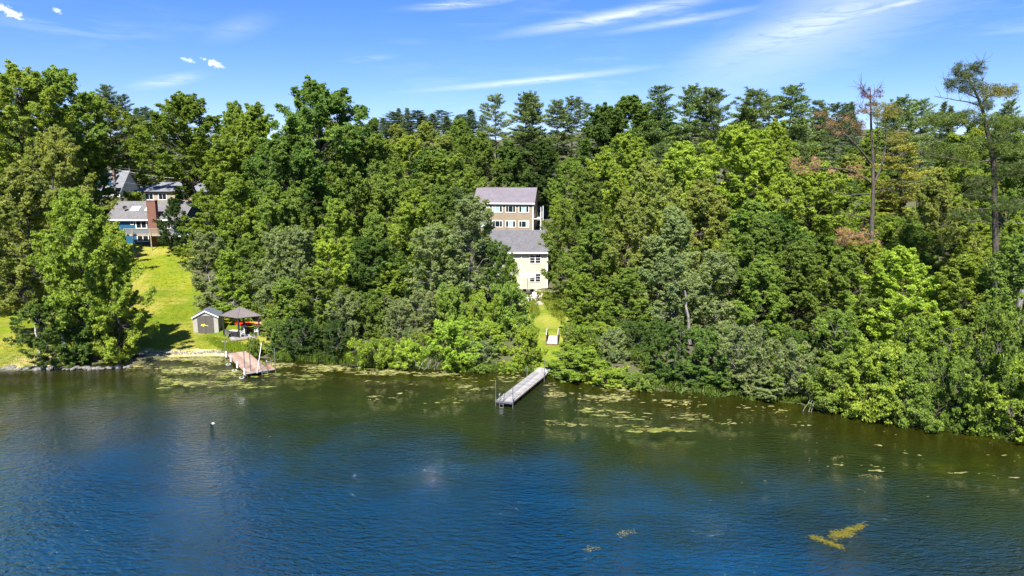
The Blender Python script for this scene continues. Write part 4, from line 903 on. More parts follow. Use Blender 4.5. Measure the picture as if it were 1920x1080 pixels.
# ------------------------------------------------------------------ trees and shrubs one can tell apart
# (kind, px, top py, distance Y, width in px, colour, name, label)
VIEWS = [  # what stays open to view: (px0, py0, px1, py1, distance)
    (214, 374, 352, 472, 112), (196, 320, 246, 364, 138), (262, 345, 325, 374, 132), (238, 466, 352, 664, 110), (270, 466, 360, 600, 112), (362, 574, 492, 660, 92),
    (908, 352, 1008, 436, 128), (938, 436, 1012, 474, 98), (966, 474, 1032, 560, 98), (990, 560, 1052, 660, 92), (1012, 640, 1044, 705, 76), (0, 640, 70, 690, 80), (420, 640, 505, 700, 78), (928, 690, 1030, 760, 76)]
FEATURES = [
 # left shore
 ('oak', 22, 312, 74, 180, 'olive', 'shore_tree', 'broad pale green tree at the left edge above the stone-lined shore'),
 ('oak', 142, 356, 70, 150, 'bright', 'shore_tree', 'big leafy tree beside the sandy beach with a leaning pale trunk'),
 ('maple', 204, 418, 69.6, 112, 'bright', 'shore_tree', 'leafy tree whose right side overhangs the lawn beside the sandy beach'),
 ('alder', 100, 560, 70, 130, 'deep', 'shore_bush', 'dark bush under the big tree left of the beach'),
 ('shrub', 218, 600, 69.5, 84, 'mid', 'shore_bush', 'rounded bush over the water at the left end of the sandy beach'),
 ('alder', 168, 590, 69.3, 90, 'deep', 'shore_bush', 'dark bush beside the leaning trunk at the waterline'),
 ('oak', -70, 250, 86, 220, 'mid', 'leafy_tree', 'leafy tree cut off by the left edge of the picture'),
 # left skyline
 ('tall_oak', 24, 120, 118, 170, 'bright', 'oak_tree', 'tall oak reaching highest at the upper left corner'),
 ('tall_oak', 108, 126, 126, 140, 'mid', 'oak_tree', 'tall oak with dark crown next to the upper left corner'),
 ('tall_oak', 176, 178, 134, 120, 'bright', 'oak_tree', 'tall bright oak above the white roofed house'),
 ('oak', 85, 235, 100, 130, 'olive', 'oak_tree', 'yellow green oak low in front of the upper left skyline oaks'),
 ('pine', 204, 162, 165, 50, 'pineblue', 'pine_tree', 'pine peeking over the oaks left of the two small clouds'),
 ('pine', 232, 180, 165, 46, 'pineblue', 'pine_tree', 'shorter pine on the skyline beside the left oaks'),
 ('maple', 258, 215, 172, 80, 'mid', 'leafy_tree', 'leafy tree in the dip of the skyline over the white roofed house'),
 ('tall_oak', 352, 172, 121, 165, 'bright', 'oak_tree', 'open crowned oak with forked dark trunk beside the blue house'),
 ('maple', 168, 292, 130, 76, 'mid', 'leafy_tree', 'leafy tree hiding the left half of the white roofed house'),
 ('oak', 300, 215, 152, 110, 'mid', 'leafy_tree', 'leafy tree on the skyline behind the forked oak'),
 ('maple', 432, 190, 140, 90, 'mid', 'leafy_tree', 'skyline tree between the forked oak and the tallest central oak'),
 ('oak', 425, 262, 112, 140, 'bright', 'leafy_tree', 'bright tree right of the forked oak'),
 ('oak', 478, 196, 116, 140, 'bright', 'oak_tree', 'oak shoulder to the left of the tallest dark oak'),
 ('tall_oak', 592, 150, 106, 215, 'deep', 'oak_tree', 'tallest dark oak standing clear against the sky'),
 ('oak', 545, 255, 100, 150, 'deep', 'leafy_tree', 'dark tree under the left half of the tallest oak'),
 ('oak', 665, 240, 104, 140, 'mid', 'leafy_tree', 'tree under the right half of the tallest oak'),
 ('maple', 440, 335, 96, 110, 'bright', 'leafy_tree', 'sunny maple above the grey shed'),
 ('maple', 505, 345, 94, 100, 'mid', 'leafy_tree', 'second maple above the roofed shelter'),
 ('maple', 690, 222, 185, 60, 'mid', 'leafy_tree', 'small skyline tree at the right foot of the tallest oak'),
 # dark tree in front of the blue house roof
 ('maple', 322, 370, 112.5, 58, 'dark', 'leafy_tree', 'small dark tree in front of the blue house roof, right of its chimney'),
 ('shrub', 246, 358, 133, 46, 'bright', 'garden_bush', 'bright garden bush behind the blue house roof'),
 ('shrub', 378, 420, 108, 90, 'bright', 'garden_bush', 'bright bush at the right corner of the blue house'),
 ('maple', 170, 395, 100, 60, 'mid', 'leafy_tree', 'leafy tree at the left corner of the blue house'),
 # behind shed and shelter
 ('ash', 392, 432, 86, 92, 'grey', 'young_tree', 'slim grey green tree rising behind the grey shed'),
 ('ash', 432, 470, 84, 66, 'bright', 'young_tree', 'slim bright tree between the grey shed and the shelter'),
 ('poplar', 468, 448, 84, 70, 'mid', 'young_tree', 'slim tree standing over the roofed shelter'),
 ('poplar', 512, 430, 80, 84, 'grey', 'young_tree', 'slim grey tree right of the shelter, tallest of its clump'),
 ('ash', 556, 426, 79, 84, 'grey', 'young_tree', 'slim grey tree with dark stem in the middle of the shore clump'),
 ('ash', 612, 452, 78, 80, 'lime', 'young_tree', 'lime green young tree in the shore clump'),
 ('poplar', 590, 505, 76, 80, 'mid', 'young_tree', 'young tree in front of the lime green one'),
 ('ash', 540, 520, 75.5, 72, 'mid', 'young_tree', 'young tree leaning out behind the red kayak'),
 ('maple', 516, 545, 76, 52, 'bright', 'young_tree', 'small bright tree hanging over the shelter roof'),
 ('alder', 640, 545, 75, 78, 'grey', 'shore_bush', 'tall grey bush at the right end of the shore clump'),
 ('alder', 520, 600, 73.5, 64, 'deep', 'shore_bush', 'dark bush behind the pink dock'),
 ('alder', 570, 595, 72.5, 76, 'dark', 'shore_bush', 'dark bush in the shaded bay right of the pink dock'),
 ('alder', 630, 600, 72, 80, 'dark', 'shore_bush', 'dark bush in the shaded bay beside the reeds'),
 ('low_shrub', 480, 634, 73.4, 34, 'mid', 'low_bush', 'small bush in front of the shelter floor'),
 # middle
 ('maple', 630, 375, 92, 100, 'bright', 'leafy_tree', 'sunny tree below the tallest oak'),
 ('maple', 560, 350, 96, 90, 'mid', 'leafy_tree', 'green tree below the left side of the tallest oak'),
 ('maple', 720, 330, 100, 110, 'mid', 'leafy_tree', 'green tree right of the tallest oak at middle height'),
 ('maple', 722, 492, 82, 76, 'bright', 'leafy_tree', 'small sunny maple in the hollow above the reeds'),
 ('maple', 700, 400, 88, 90, 'mid', 'leafy_tree', 'green tree standing over the hollow above the reeds'),
 ('maple', 775, 352, 92, 110, 'bright', 'leafy_tree', 'bright tree two crowns left of the tan building'),
 ('maple', 828, 345, 96, 100, 'mid', 'leafy_tree', 'green tree one crown left of the tan building'),
 ('poplar', 872, 368, 82, 116, 'grey', 'poplar_tree', 'tall grey green poplar in front of the cream house roof'),
 ('poplar', 812, 420, 80, 90, 'grey', 'poplar_tree', 'shorter grey poplar left of the tall one'),
 ('poplar', 926, 452, 80, 60, 'deep', 'poplar_tree', 'dark poplar against the left end of the cream house roof'),
 ('maple', 905, 436, 88, 84, 'grey', 'leafy_tree', 'grey green tree hiding the left end of the cream house'),
 ('maple', 352, 338, 128, 66, 'mid', 'leafy_tree', 'tree hiding the right end of the beige house'),
 ('maple', 950, 476, 84, 44, 'bright', 'leafy_tree', 'little maple in front of the cream house wall'),
 ('alder', 690, 545, 77, 80, 'mid', 'shore_bush', 'bush left of the hollow above the reeds'),
 ('alder', 745, 560, 75, 80, 'grey', 'shore_bush', 'grey leaved bush above the low bright reeds'),
 ('alder', 800, 545, 76, 80, 'grey', 'shore_bush', 'silvery bush between the hollow and the rounded shrubs'),
 ('shrub', 845, 530, 77, 90, 'mid', 'shore_bush', 'rounded shrub behind the biggest bright shrub'),
 ('shrub', 905, 540, 76, 110, 'lime', 'shore_bush', 'bright rounded shrub left of the patio'),
 ('shrub', 962, 530, 77, 84, 'mid', 'shore_bush', 'rounded shrub just below the white parasol'),
 ('shrub', 850, 596, 71, 100, 'lime', 'shore_bush', 'biggest bright shrub on the middle shore'),
 ('shrub', 925, 600, 71.5, 86, 'lime', 'shore_bush', 'bright shrub between the biggest shrub and the long dock'),
 ('shrub', 986, 610, 70.5, 56, 'lime', 'shore_bush', 'lime green shrub beside the footbridge'),
 ('low_shrub', 715, 634, 71.5, 96, 'lime', 'low_bush', 'low lime green bush left of the grey brush pile'),
 ('low_shrub', 770, 640, 71, 70, 'lime', 'low_bush', 'low lime green bush just behind the grey brush pile'),
 ('low_shrub', 850, 676, 67.8, 50, 'lime', 'low_bush', 'tiny lime bush at the waterline right of the brush pile'),
 ('low_shrub', 905, 680, 67.5, 44, 'mid', 'low_bush', 'tiny bush at the waterline under the bright shrubs'),
 ('low_shrub', 952, 678, 67.5, 48, 'lime', 'low_bush', 'tiny lime bush left of the long dock head'),
 # right of the houses
 ('maple', 1100, 318, 92, 120, 'mid', 'leafy_tree', 'tall tree at the right end of the cream house'),
 ('maple', 1050, 366, 103, 56, 'bright', 'leafy_tree', 'thin bright tree covering the right end of the tan building'),
 ('maple', 1088, 440, 86, 84, 'mid', 'leafy_tree', 'dark stemmed tree beside the patio'),
 ('oak', 1140, 288, 98, 150, 'bright', 'leafy_tree', 'bright spreading tree right of the tan building'),
 ('oak', 1210, 300, 90, 140, 'olive', 'leafy_tree', 'pale olive tree in the bright band right of the houses'),
 ('maple', 1290, 268, 98, 140, 'bright', 'leafy_tree', 'bright tree below the skyline pine group'),
 ('oak', 1385, 232, 100, 170, 'lime', 'leafy_tree', 'large lime green tree under the right pines'),
 ('maple', 1450, 225, 104, 110, 'bright', 'leafy_tree', 'bright tree right of the large lime green one'),
 ('maple', 1330, 340, 86, 130, 'olive', 'leafy_tree', 'olive tree in the second row of the right wood'),
 ('maple', 1120, 400, 84, 110, 'mid', 'leafy_tree', 'green tree above the right shore shrubs'),
 ('maple', 1180, 370, 84, 120, 'olive', 'leafy_tree', 'olive tree with thin trunks behind the right shore shrubs'),
 ('maple', 1250, 390, 80, 130, 'grey', 'leafy_tree', 'grey green tree over the shaded right shore'),
 ('maple', 1400, 375, 80, 130, 'mid', 'leafy_tree', 'green tree over the dark gap on the right shore'),
 ('maple', 1470, 330, 84, 120, 'bright', 'leafy_tree', 'bright tree left of the dying pine'),
 ('oak', 1540, 300, 90, 150, 'bright', 'leafy_tree', 'bright tree behind the left limbs of the dying pine'),
 ('maple', 1100, 512, 77, 86, 'bright', 'leafy_tree', 'small bright tree over the shrubs right of the footbridge'),
 ('maple', 1175, 500, 75, 96, 'mid', 'leafy_tree', 'small green tree with a pale trunk beside it'),
 ('ash', 1265, 480, 72, 96, 'grey', 'leafy_tree', 'slim grey tree with a bluish trunk on the shaded shore'),
 ('ash', 1345, 470, 71, 100, 'grey', 'leafy_tree', 'slim grey tree over the darkest water edge'),
 ('maple', 1430, 480, 70, 110, 'mid', 'leafy_tree', 'green tree left of the pale layered maple'),
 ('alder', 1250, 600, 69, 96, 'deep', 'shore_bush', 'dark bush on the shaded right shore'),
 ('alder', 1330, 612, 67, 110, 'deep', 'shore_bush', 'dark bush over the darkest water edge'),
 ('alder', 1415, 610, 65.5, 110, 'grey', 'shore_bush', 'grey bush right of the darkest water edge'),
 ('shrub', 1075, 600, 72.5, 90, 'bright', 'shore_bush', 'bright shrub at the right side of the footbridge'),
 ('shrub', 1140, 610, 71, 90, 'bright', 'shore_bush', 'bright shrub second right of the footbridge'),
 ('shrub', 1085, 655, 68, 108, 'lime', 'shore_bush', 'lime green shrub right of the long dock'),
 ('shrub', 1195, 655, 68, 80, 'mid', 'shore_bush', 'shrub behind the low bushes of the right shore'),
 ('low_shrub', 1068, 690, 66.2, 76, 'mid', 'low_bush', 'low bush touching the water right of the long dock'),
 ('low_shrub', 1148, 694, 65, 92, 'lime', 'low_bush', 'low bush in the middle of the algae covered right shore'),
 ('low_shrub', 1208, 700, 64.3, 70, 'mid', 'low_bush', 'low bush at the start of the shaded right shore'),
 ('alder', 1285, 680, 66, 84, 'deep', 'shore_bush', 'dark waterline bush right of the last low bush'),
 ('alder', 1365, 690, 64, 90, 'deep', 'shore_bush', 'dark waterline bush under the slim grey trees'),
 ('shrub', 1440, 700, 62, 84, 'grey', 'shore_bush', 'grey waterline bush just left of the shore bend'),
 # right front
 ('maple', 1690, 462, 66, 150, 'lime', 'leafy_tree', 'pale layered maple leaning over the right shore'),
 ('maple', 1820, 480, 62, 150, 'bright', 'leafy_tree', 'bright maple right of the pale layered one'),
 ('ash', 1905, 440, 60, 110, 'mid', 'leafy_tree', 'slim tree at the right edge of the picture'),
 ('maple', 1590, 470, 69, 110, 'mid', 'leafy_tree', 'green tree under the dying pine'),
 ('maple', 1500, 450, 72, 110, 'mid', 'leafy_tree', 'green tree between the grey bushes and the dying pine'),
 ('alder', 1490, 640, 62.5, 90, 'grey', 'shore_bush', 'grey bush where the right shore bends forward'),
 ('shrub', 1555, 655, 60.5, 120, 'mid', 'shore_bush', 'spreading bush with bare roots at the right shore bend'),
 ('shrub', 1640, 640, 58.5, 120, 'bright', 'shore_bush', 'bright bush over the right shore, left of the leaning pale stem'),
 ('shrub', 1725, 655, 56.5, 130, 'mid', 'shore_bush', 'bush around the leaning pale stem on the right shore'),
 ('shrub', 1810, 660, 55, 130, 'mid', 'shore_bush', 'bush right of the leaning pale stem'),
 ('shrub', 1895, 660, 53.6, 140, 'bright', 'shore_bush', 'bush at the right end of the shore'),
 ('alder', 1600, 580, 63, 100, 'mid', 'shore_bush', 'tall bush below the pale layered maple'),
 ('alder', 1750, 590, 59, 120, 'bright', 'shore_bush', 'tall bush below the bright maple'),
 ('alder', 1860, 570, 57, 120, 'mid', 'shore_bush', 'tall bush near the right edge'),
 # back row and skyline pines
 ('pine', 932, 180, 150, 62, 'pine', 'pine_tree', 'leftmost pine of the group above the tan building'),
 ('pine', 975, 176, 146, 64, 'pine', 'pine_tree', 'bare stemmed pine above the middle of the tan building'),
 ('pine', 1000, 178, 148, 60, 'pine', 'pine_tree', 'bare stemmed pine right of the middle of the tan building'),
 ('pine', 1048, 190, 152, 56, 'pine', 'pine_tree', 'pine right of the tan building group'),
 ('pine', 1072, 184, 154, 60, 'pineblue', 'pine_tree', 'pine touching the round dark tree on the skyline'),
 ('oak', 1130, 196, 140, 130, 'deep', 'oak_tree', 'left half of the round dark oak pair on the skyline'),
 ('oak', 1185, 182, 142, 130, 'deep', 'oak_tree', 'right half of the round dark oak pair on the skyline'),
 ('pine', 1250, 164, 138, 76, 'pine', 'pine_tree', 'first tall pine right of the round dark oaks'),
 ('pine', 1284, 162, 140, 70, 'pine', 'pine_tree', 'second tall pine right of the round dark oaks'),
 ('pine', 1328, 164, 139, 74, 'pine', 'pine_tree', 'third tall pine right of the round dark oaks'),
 ('pine', 1352, 172, 141, 66, 'pineblue', 'pine_tree', 'fourth tall pine right of the round dark oaks'),
 ('pine', 1412, 168, 136, 84, 'pine', 'pine_tree', 'broad dark pine between the pine group and the pointed pine'),
 ('pine', 1486, 162, 136, 84, 'pine', 'pine_tree', 'pointed dark pine left of the dying pine'),
 ('pine', 1440, 182, 144, 60, 'pineblue', 'pine_tree', 'half hidden pine beside the broad dark pine'),
 ('pine', 1528, 190, 146, 50, 'pine', 'pine_tree', 'small pine just left of the dying pine'),
 ('pine', 1570, 195, 150, 50, 'pineblue', 'pine_tree', 'small skyline pine behind the brown limbs'),
 ('pine', 1692, 184, 120, 74, 'pine', 'pine_tree', 'dark pine right of the reddish tuft'),
 ('pine', 1742, 188, 128, 52, 'pine', 'pine_tree', 'thin pine between the dying pine and the flag topped pine'),
 ('pine', 1905, 190, 118, 50, 'pine', 'pine_tree', 'small pine at the right end of the skyline'),
 ('maple', 1800, 250, 104, 120, 'bright', 'leafy_tree', 'olive tree behind the flag topped pine'),
 ('maple', 1765, 320, 84, 110, 'olive', 'leafy_tree', 'olive tree left of the flag topped pine'),
 ('pine', 1700, 272, 100, 100, 'yellow', 'pine_tree', 'yellowing pine right of the dying pine'),
 ('maple', 1900, 250, 98, 110, 'mid', 'leafy_tree', 'olive tree at the right edge under the skyline'),
 ('maple', 860, 222, 175, 80, 'mid', 'leafy_tree', 'rounded tree left of the pines above the tan building'),
 ('maple', 800, 228, 190, 80, 'olive', 'leafy_tree', 'pale rounded tree under the far ridge conifers'),
 ('maple', 745, 234, 180, 76, 'olive', 'leafy_tree', 'pale rounded tree at the left foot of the far ridge'),
 ('maple', 905, 245, 140, 80, 'mid', 'leafy_tree', 'green tree just left above the tan roof'),
 ('oak', 1010, 262, 142, 90, 'dark', 'leafy_tree', 'dark tree right behind the tan roof'),
 ('maple', 950, 262, 140, 80, 'deep', 'leafy_tree', 'dark tree behind the middle of the tan roof'),
]
PLACED = []; DONE = []
SPOTS = []; USED = set()
def beside(word, px, py, kinds=('tree', 'pine', 'oak', 'poplar')):
    """say which one it is by the nearest tree that has a description of its own"""
    for d, fx, fy, nm, lb in sorted((math.hypot(px-a, (py-b)*.8), a, b, n, l) for a, b, n, l in SPOTS):
        if d > 150: break
        way = 'rising just behind the' if abs(px-fx) < 22 and py < fy else 'peeking out below the' if abs(px-fx) < 22 else 'next to and left of the' if px < fx else 'next to and right of the'
        if (way, lb) in USED: continue
        t = f'{word} {way} {lb}'
        if len(t.split()) > 16: continue
        USED.add((way, lb)); return t
    return None
def put(kind, px, top, Y, wpx, col, name, label, group=None):
    if name in ('shore_bush', 'low_bush'):      # bushes at the water's edge stand right on it
        x = at_y(px, top, Y)[0]; s = Y-yshore(x)
        if s < (9.5 if px > 1230 or px < 260 else 5.0): Y = float(yshore(x)+(.3 if kind == 'low_shrub' else .9+.25*max(0, s-2)))
    p = at_y(px, top, Y); z0 = g(p[0], Y); H = p[2]-z0
    W = wpx/FPX*math.hypot(Y, p[2]-CAM_H)*(1.25 if kind == 'pine' else 1)
    if not group: SPOTS.append((px, top, name, label))
    PLACED.append((p[0], Y, W)); DONE.append((p[0], Y, W, H)); return plant(kind, p[0], Y, H*1.02, W*1.0, hue(col), name, label, group)
for f in FEATURES: put(*f)

# far ridge conifers
ORD = 'first second third fourth fifth sixth seventh eighth ninth tenth eleventh twelfth thirteenth'.split()
for i, px in enumerate([722, 738, 752, 768, 784, 797, 812, 828, 842, 858, 872, 886, 902, 1105, 1120, 1548, 1592, 1610, 1655, 1720, 1765, 1790, 1885, 20, 250, 275]):
    top = {0: 222, 1: 210, 2: 203, 3: 204}.get(i, 205+random.uniform(0, 17)) if px < 920 else random.uniform(192, 206)
    if px < 300: top = 200 + random.uniform(0, 10)
    Y = 330 if px < 920 else 215
    put(('spruce', 'pine', 'spruce')[i % 3], px+random.uniform(-5, 5), top, Y+random.uniform(-40, 30), random.uniform(32, 56) if px < 920 else 42, 'pineblue', 'ridge_conifer',
        f'{ORD[i]} pointed conifer from the left on the far ridge' if 300 < px < 920 else (f'{ORD[i-13]} small dark conifer top from the left behind the right wood' if px > 920 else f'{ORD[i-23]} small conifer top from the left behind the upper left oaks'),
        'conifers on the far ridge' if 300 < px < 920 else ('small conifers behind the right wood' if px > 920 else 'conifers behind the left oaks'))

# the rest of the wood, set out over the slope behind
SKY = [(-80, 150), (60, 140), (150, 150), (215, 205), (270, 225), (330, 190), (420, 200), (470, 215), (600, 180), (680, 240), (720, 250), (900, 240), (1080, 215), (1180, 205), (1300, 200), (1500, 200), (1600, 225), (1750, 225), (2000, 225)]
FRONT = [(-80, 380), (220, 420), (400, 450), (640, 480), (760, 480), (800, 430), (950, 470), (1030, 400), (1120, 420), (1250, 410), (1400, 400), (1600, 460), (2000, 480)]
def envelope(px, Y):
    s = np.interp(px, *zip(*SKY)); f = np.interp(px, *zip(*FRONT)); t = min(1, max(0, (Y-72)/62))**.8
    return f+(s-f)*t
HOUSES = [(-74, -50, 110, 132), (-9, 14, 95, 112), (-14, 14, 124, 146), (-96, -52, 132, 172), (-41, -30, 74, 88)]
NFILL = 0
CW, CHh = 240, 150
COVER = np.zeros((CHh, CW), np.int32)
_gy, _gx = np.mgrid[0:CHh, 0:CW]; _gx = _gx*8.7-80; _gy = _gy*7.2
def cover(px, top, bot, hw, add=True):
    """ellipse a crown fills in the picture; how much of it nearer crowns already close off"""
    m = ((_gx-px)/(hw*.9))**2+((_gy-(top+bot)/2)/((bot-top)/2))**2 < 1
    if not m.any(): return 1.0
    f = float((COVER[m] >= 2).mean())
    if add: COVER[m] += 1
    return f
for x_, y_, w_, h_ in sorted(DONE, key=lambda q: q[1]):
    z_ = g(x_, y_); a_ = project(x_, y_, z_+h_); b_ = project(x_, y_, z_+h_*.15); cover(a_[0], a_[1], b_[1], w_/2/y_*FPX)
Y = 76.0
while Y < 205:
    sp = 6.2 + (Y-76)*.045; xm = Y*.80
    for x in np.arange(-xm, xm, sp):
        X_, Y_ = x+random.uniform(-.4, .4)*sp, Y+random.uniform(-.4, .4)*sp
        if any(a < X_ < b and c < Y_ < d for a, b, c, d in HOUSES) or Y_-yshore(X_) < 6: continue
        if in_poly(np.array([X_]), np.array([Y_]), LAWN)[0] or in_poly(np.array([X_]), np.array([Y_]), PATH)[0]: continue
        if any((X_-a)**2+(Y_-b)**2 < (.34*w+1.0)**2 for a, b, w in PLACED): continue
        z0 = g(X_, Y_); px, pb = project(X_, Y_, z0)
        back = Y_ > 118; kind = random.choices(['oak', 'maple', 'ash', 'pine'], [3, 4, 1, 3 if back and px > 880 else .5])[0]
        H = random.uniform(13, 21) if back else random.uniform(10, 16)
        top = project(X_, Y_, z0+H)[1]; lim = envelope(px, Y_)+random.uniform(0, 16 if back else 40)
        if top < lim: H = at_y(px, lim, Y_)[2]-z0
        if H < 4.5: continue
        W = H*{'oak': .62, 'tall_oak': .5, 'maple': .55, 'ash': .36, 'pine': .36}[kind]*random.uniform(.85, 1.15)
        top = project(X_, Y_, z0+H)[1]; hw = W/2/Y_*FPX*1.12
        if any(px+hw > a and px-hw < c and top < d and pb > b and Y_ < e for a, b, c, d, e in VIEWS): continue
        if cover(px, top, project(X_, Y_, z0+H*.2)[1], W/2/Y_*FPX) > .93: continue
        col = random.choice(['mid', 'bright', 'deep', 'olive', 'mid']) if kind != 'pine' else 'pine'
        zone = 'behind the left shore' if px < 420 else 'under the tallest dark oak' if px < 740 else 'left of the tan building' if px < 905 else 'around the two pale houses' if px < 1080 else 'in the right wood' if px < 1520 else 'around the dying pine'
        word = {'oak': 'broad leafy tree', 'maple': 'rounded leafy tree', 'ash': 'slim leafy tree', 'pine': 'dark pine'}[kind]
        plant(kind, X_, Y_, H, W, hue(col), 'forest_pine' if kind == 'pine' else 'forest_tree', beside(word, px, top) or f'{word} filling the dense wood {zone}', f'{word}s {zone}')
        PLACED.append((X_, Y_, W*.8)); NFILL += 1
    Y += sp*.9
print('fill trees', NFILL)
# undergrowth that closes the wood's floor
NU = 0
for i in range(420):
    x = random.uniform(-52, 52); s = random.uniform(1.5, 22)**1; Y_ = yshore(x)+s
    if in_poly(np.array([x]), np.array([Y_]), LAWN)[0] or in_poly(np.array([x]), np.array([Y_]), PATH)[0]: continue
    if any(a < x < b and c < Y_ < d for a, b, c, d in HOUSES): continue
    if any((x-a)**2+(Y_-b)**2 < 2.0 for a, b, w in PLACED): continue
    z0 = g(x, Y_); px, pb = project(x, Y_, z0); H = random.uniform(1.6, 3.8); W = H*random.uniform(.8, 1.2)
    top = project(x, Y_, z0+H)[1]; hw = W/2/Y_*FPX*1.15
    if any(px+hw > a and px-hw < c and top < d and pb > b and Y_ < e for a, b, c, d, e in VIEWS): continue
    zone = 'left of the beach' if px < 300 else 'between the shelter and the hollow' if px < 720 else 'left of the grass path' if px < 1010 else 'right of the grass path' if px < 1250 else 'along the shaded right shore' if px < 1500 else 'near the right end of the shore'
    plant(random.choice(['shrub', 'alder']), x, Y_, H, W, hue(random.choice(['mid', 'deep', 'grey', 'bright'])), 'undergrowth_bush', beside('leafy bush', px, top) or f'leafy bush in the undergrowth {zone}', f'undergrowth bushes {zone}')
    PLACED.append((x, Y_, W*.7)); NU += 1
    if NU > 110: break
print('undergrowth', NU)

# ------------------------------------------------------------------ two half-dead pines traced limb by limb, each with its own depth
def px_path(pts, Y, zoom=(1480, 100, 3.0)):
    ox, oy, s = zoom; return np.array([at_y(ox+p[0]/s, oy+p[1]/s, Y+(p[2] if len(p) > 2 else 0)) for p in pts])
def smooth_path(P, n=12):
    P = np.asarray(P); t = np.linspace(0, len(P)-1, n); i = np.clip(t.astype(int), 0, len(P)-2); f = (t-i)[:, None]
    Q = P[i]*(1-f)+P[i+1]*f; Q[1:-1] = (Q[:-2]+2*Q[1:-1]+Q[2:])/4; return Q
def tuft_mesh(name, centres, mat='needle', per=120, L=.30, W=.035, seed=5):
    r = np.random.default_rng(seed); C, D, T = [], [], []
    for c, rad in centres:
        n = int(per*max(.6, rad*2)); k = max(3, n//9); s = c+r.normal(size=(k, 3))*rad*np.array((.8, .8, .42)); q = np.repeat(s, 9, 0)+r.normal(size=(k*9, 3))*.10
        C.append(q); D.append(nrm(r.normal(size=(k*9, 3))*np.array((1, 1, .6))+np.array((0, 0, .3)))); T.append(.5+r.normal()*.12+r.normal(size=k*9)*.2)
    C, D, T = np.vstack(C), np.vstack(D), np.concatenate(T); n = len(C)
    return leaves_mesh(name, C, np.cross(D, r.normal(size=(n, 3)))+np.array((0, 0, .5)), L*r.uniform(.7, 1.3, n), W, T, mat, D, r)
def traced_pine(name, label, Y, trunk, r0, limbs, twig_n, foliage, bark):
    T = px_path(trunk, Y); base = T[0].copy(); gz = g(base[0], base[1]); foot = np.array((base[0], base[1], gz-.4))
    t = thing(name, label, 'tree', tuple(foot)); TT = smooth_path(np.vstack((foot, T)), 22)-foot; r = np.random.default_rng(3)
    obj('trunk', tubes_mesh('trunk', bark, [(TT, np.linspace(r0, .05, 22)**1.0)], 8), t)
    for pts, rr in limbs:
        tubes = []
        P = smooth_path(px_path(pts, Y), 10)-foot; tubes.append((P, np.linspace(rr, .018, 10)))
        for k in range(twig_n):
            i = r.integers(3, 10); d = nrm((P[min(i+1, 9)]-P[i-1])+r.normal(size=3)*.5*np.linalg.norm(P[9]-P[0])*.3); ln = r.uniform(.5, 1.5)
            tubes.append(limb(P[i], P[i]+d*ln+np.array((0, 0, r.uniform(-.1, .35))), .022, .008, 4, 0, .15, r))
        obj('limb', tubes_mesh('limb', bark, tubes, 5), t)
    for nm, col, blobs in foliage:
        C = []
        for x0, x1, y0, y1, n, rad in blobs:
            for _ in range(n): C.append((at_y(1480+r.uniform(x0, x1)/3, 100+r.uniform(y0, y1)/3, Y+r.normal()*1.1)-foot, rad))
        c = obj('crown', tuft_mesh('crown', C, seed=int(r.integers(999))), t); c.color = (*col, 1); c['label'] = nm
    return t
traced_pine('dying_pine', 'half dead pine with bare limbs and rusty brown needles above the right wood', 74.0,
    [(465, 1500), (462, 1000), (472, 800), (470, 600), (460, 420), (458, 300), (455, 200)], .30,
    [([(485, 715), (530, 610), (545, 480, 1), (540, 340, 1.2)], .14), ([(460, 620), (385, 525, -1), (300, 440, -1.6), (190, 400, -2)], .13), ([(450, 720), (350, 655, -1), (220, 645, -2), (40, 655, -2.4)], .12),
     ([(450, 790), (330, 795, 1), (200, 775, 2)], .09), ([(445, 940), (370, 910, -1), (270, 895, -2)], .08), ([(470, 860), (400, 830), (370, 880)], .06), ([(475, 790), (520, 770), (590, 755, -1)], .06),
     ([(450, 1020), (380, 1010, -1), (290, 1050, -2)], .09), ([(480, 590), (500, 470, -1), (495, 380, -1)], .08), ([(450, 1250), (400, 1210, -1.5), (330, 1200, -2)], .07), ([(470, 1330), (430, 1290, -1), (405, 1340, -1.5)], .06),
     ([(460, 350), (430, 330), (395, 300)], .05), ([(457, 260), (480, 220), (510, 190)], .04), ([(456, 270), (430, 220), (400, 190)], .04), ([(470, 480), (420, 460, 1), (340, 470, 2)], .07), ([(480, 560), (560, 580, 1), (640, 560, 2)], .06)], 16,
    [('rusty red needle tuft at the tip', (.12, .05, .045), [(400, 512, 182, 250, 12, .18), (420, 490, 240, 300, 6, .18)]), ('rust brown needles on the upper limbs', (.155, .10, .05), [(150, 450, 335, 455, 40, .26), (380, 440, 300, 350, 5, .26)]),
     ('orange green needles right of the tip', (.15, .15, .028), [(470, 610, 285, 375, 36, .34), (560, 660, 430, 500, 20, .36)]), ('peach coloured dead needles on the low limbs', (.30, .18, .11), [(10, 185, 590, 670, 22, .22), (270, 510, 985, 1075, 40, .25), (230, 400, 630, 700, 8, .2)])], 'bark')
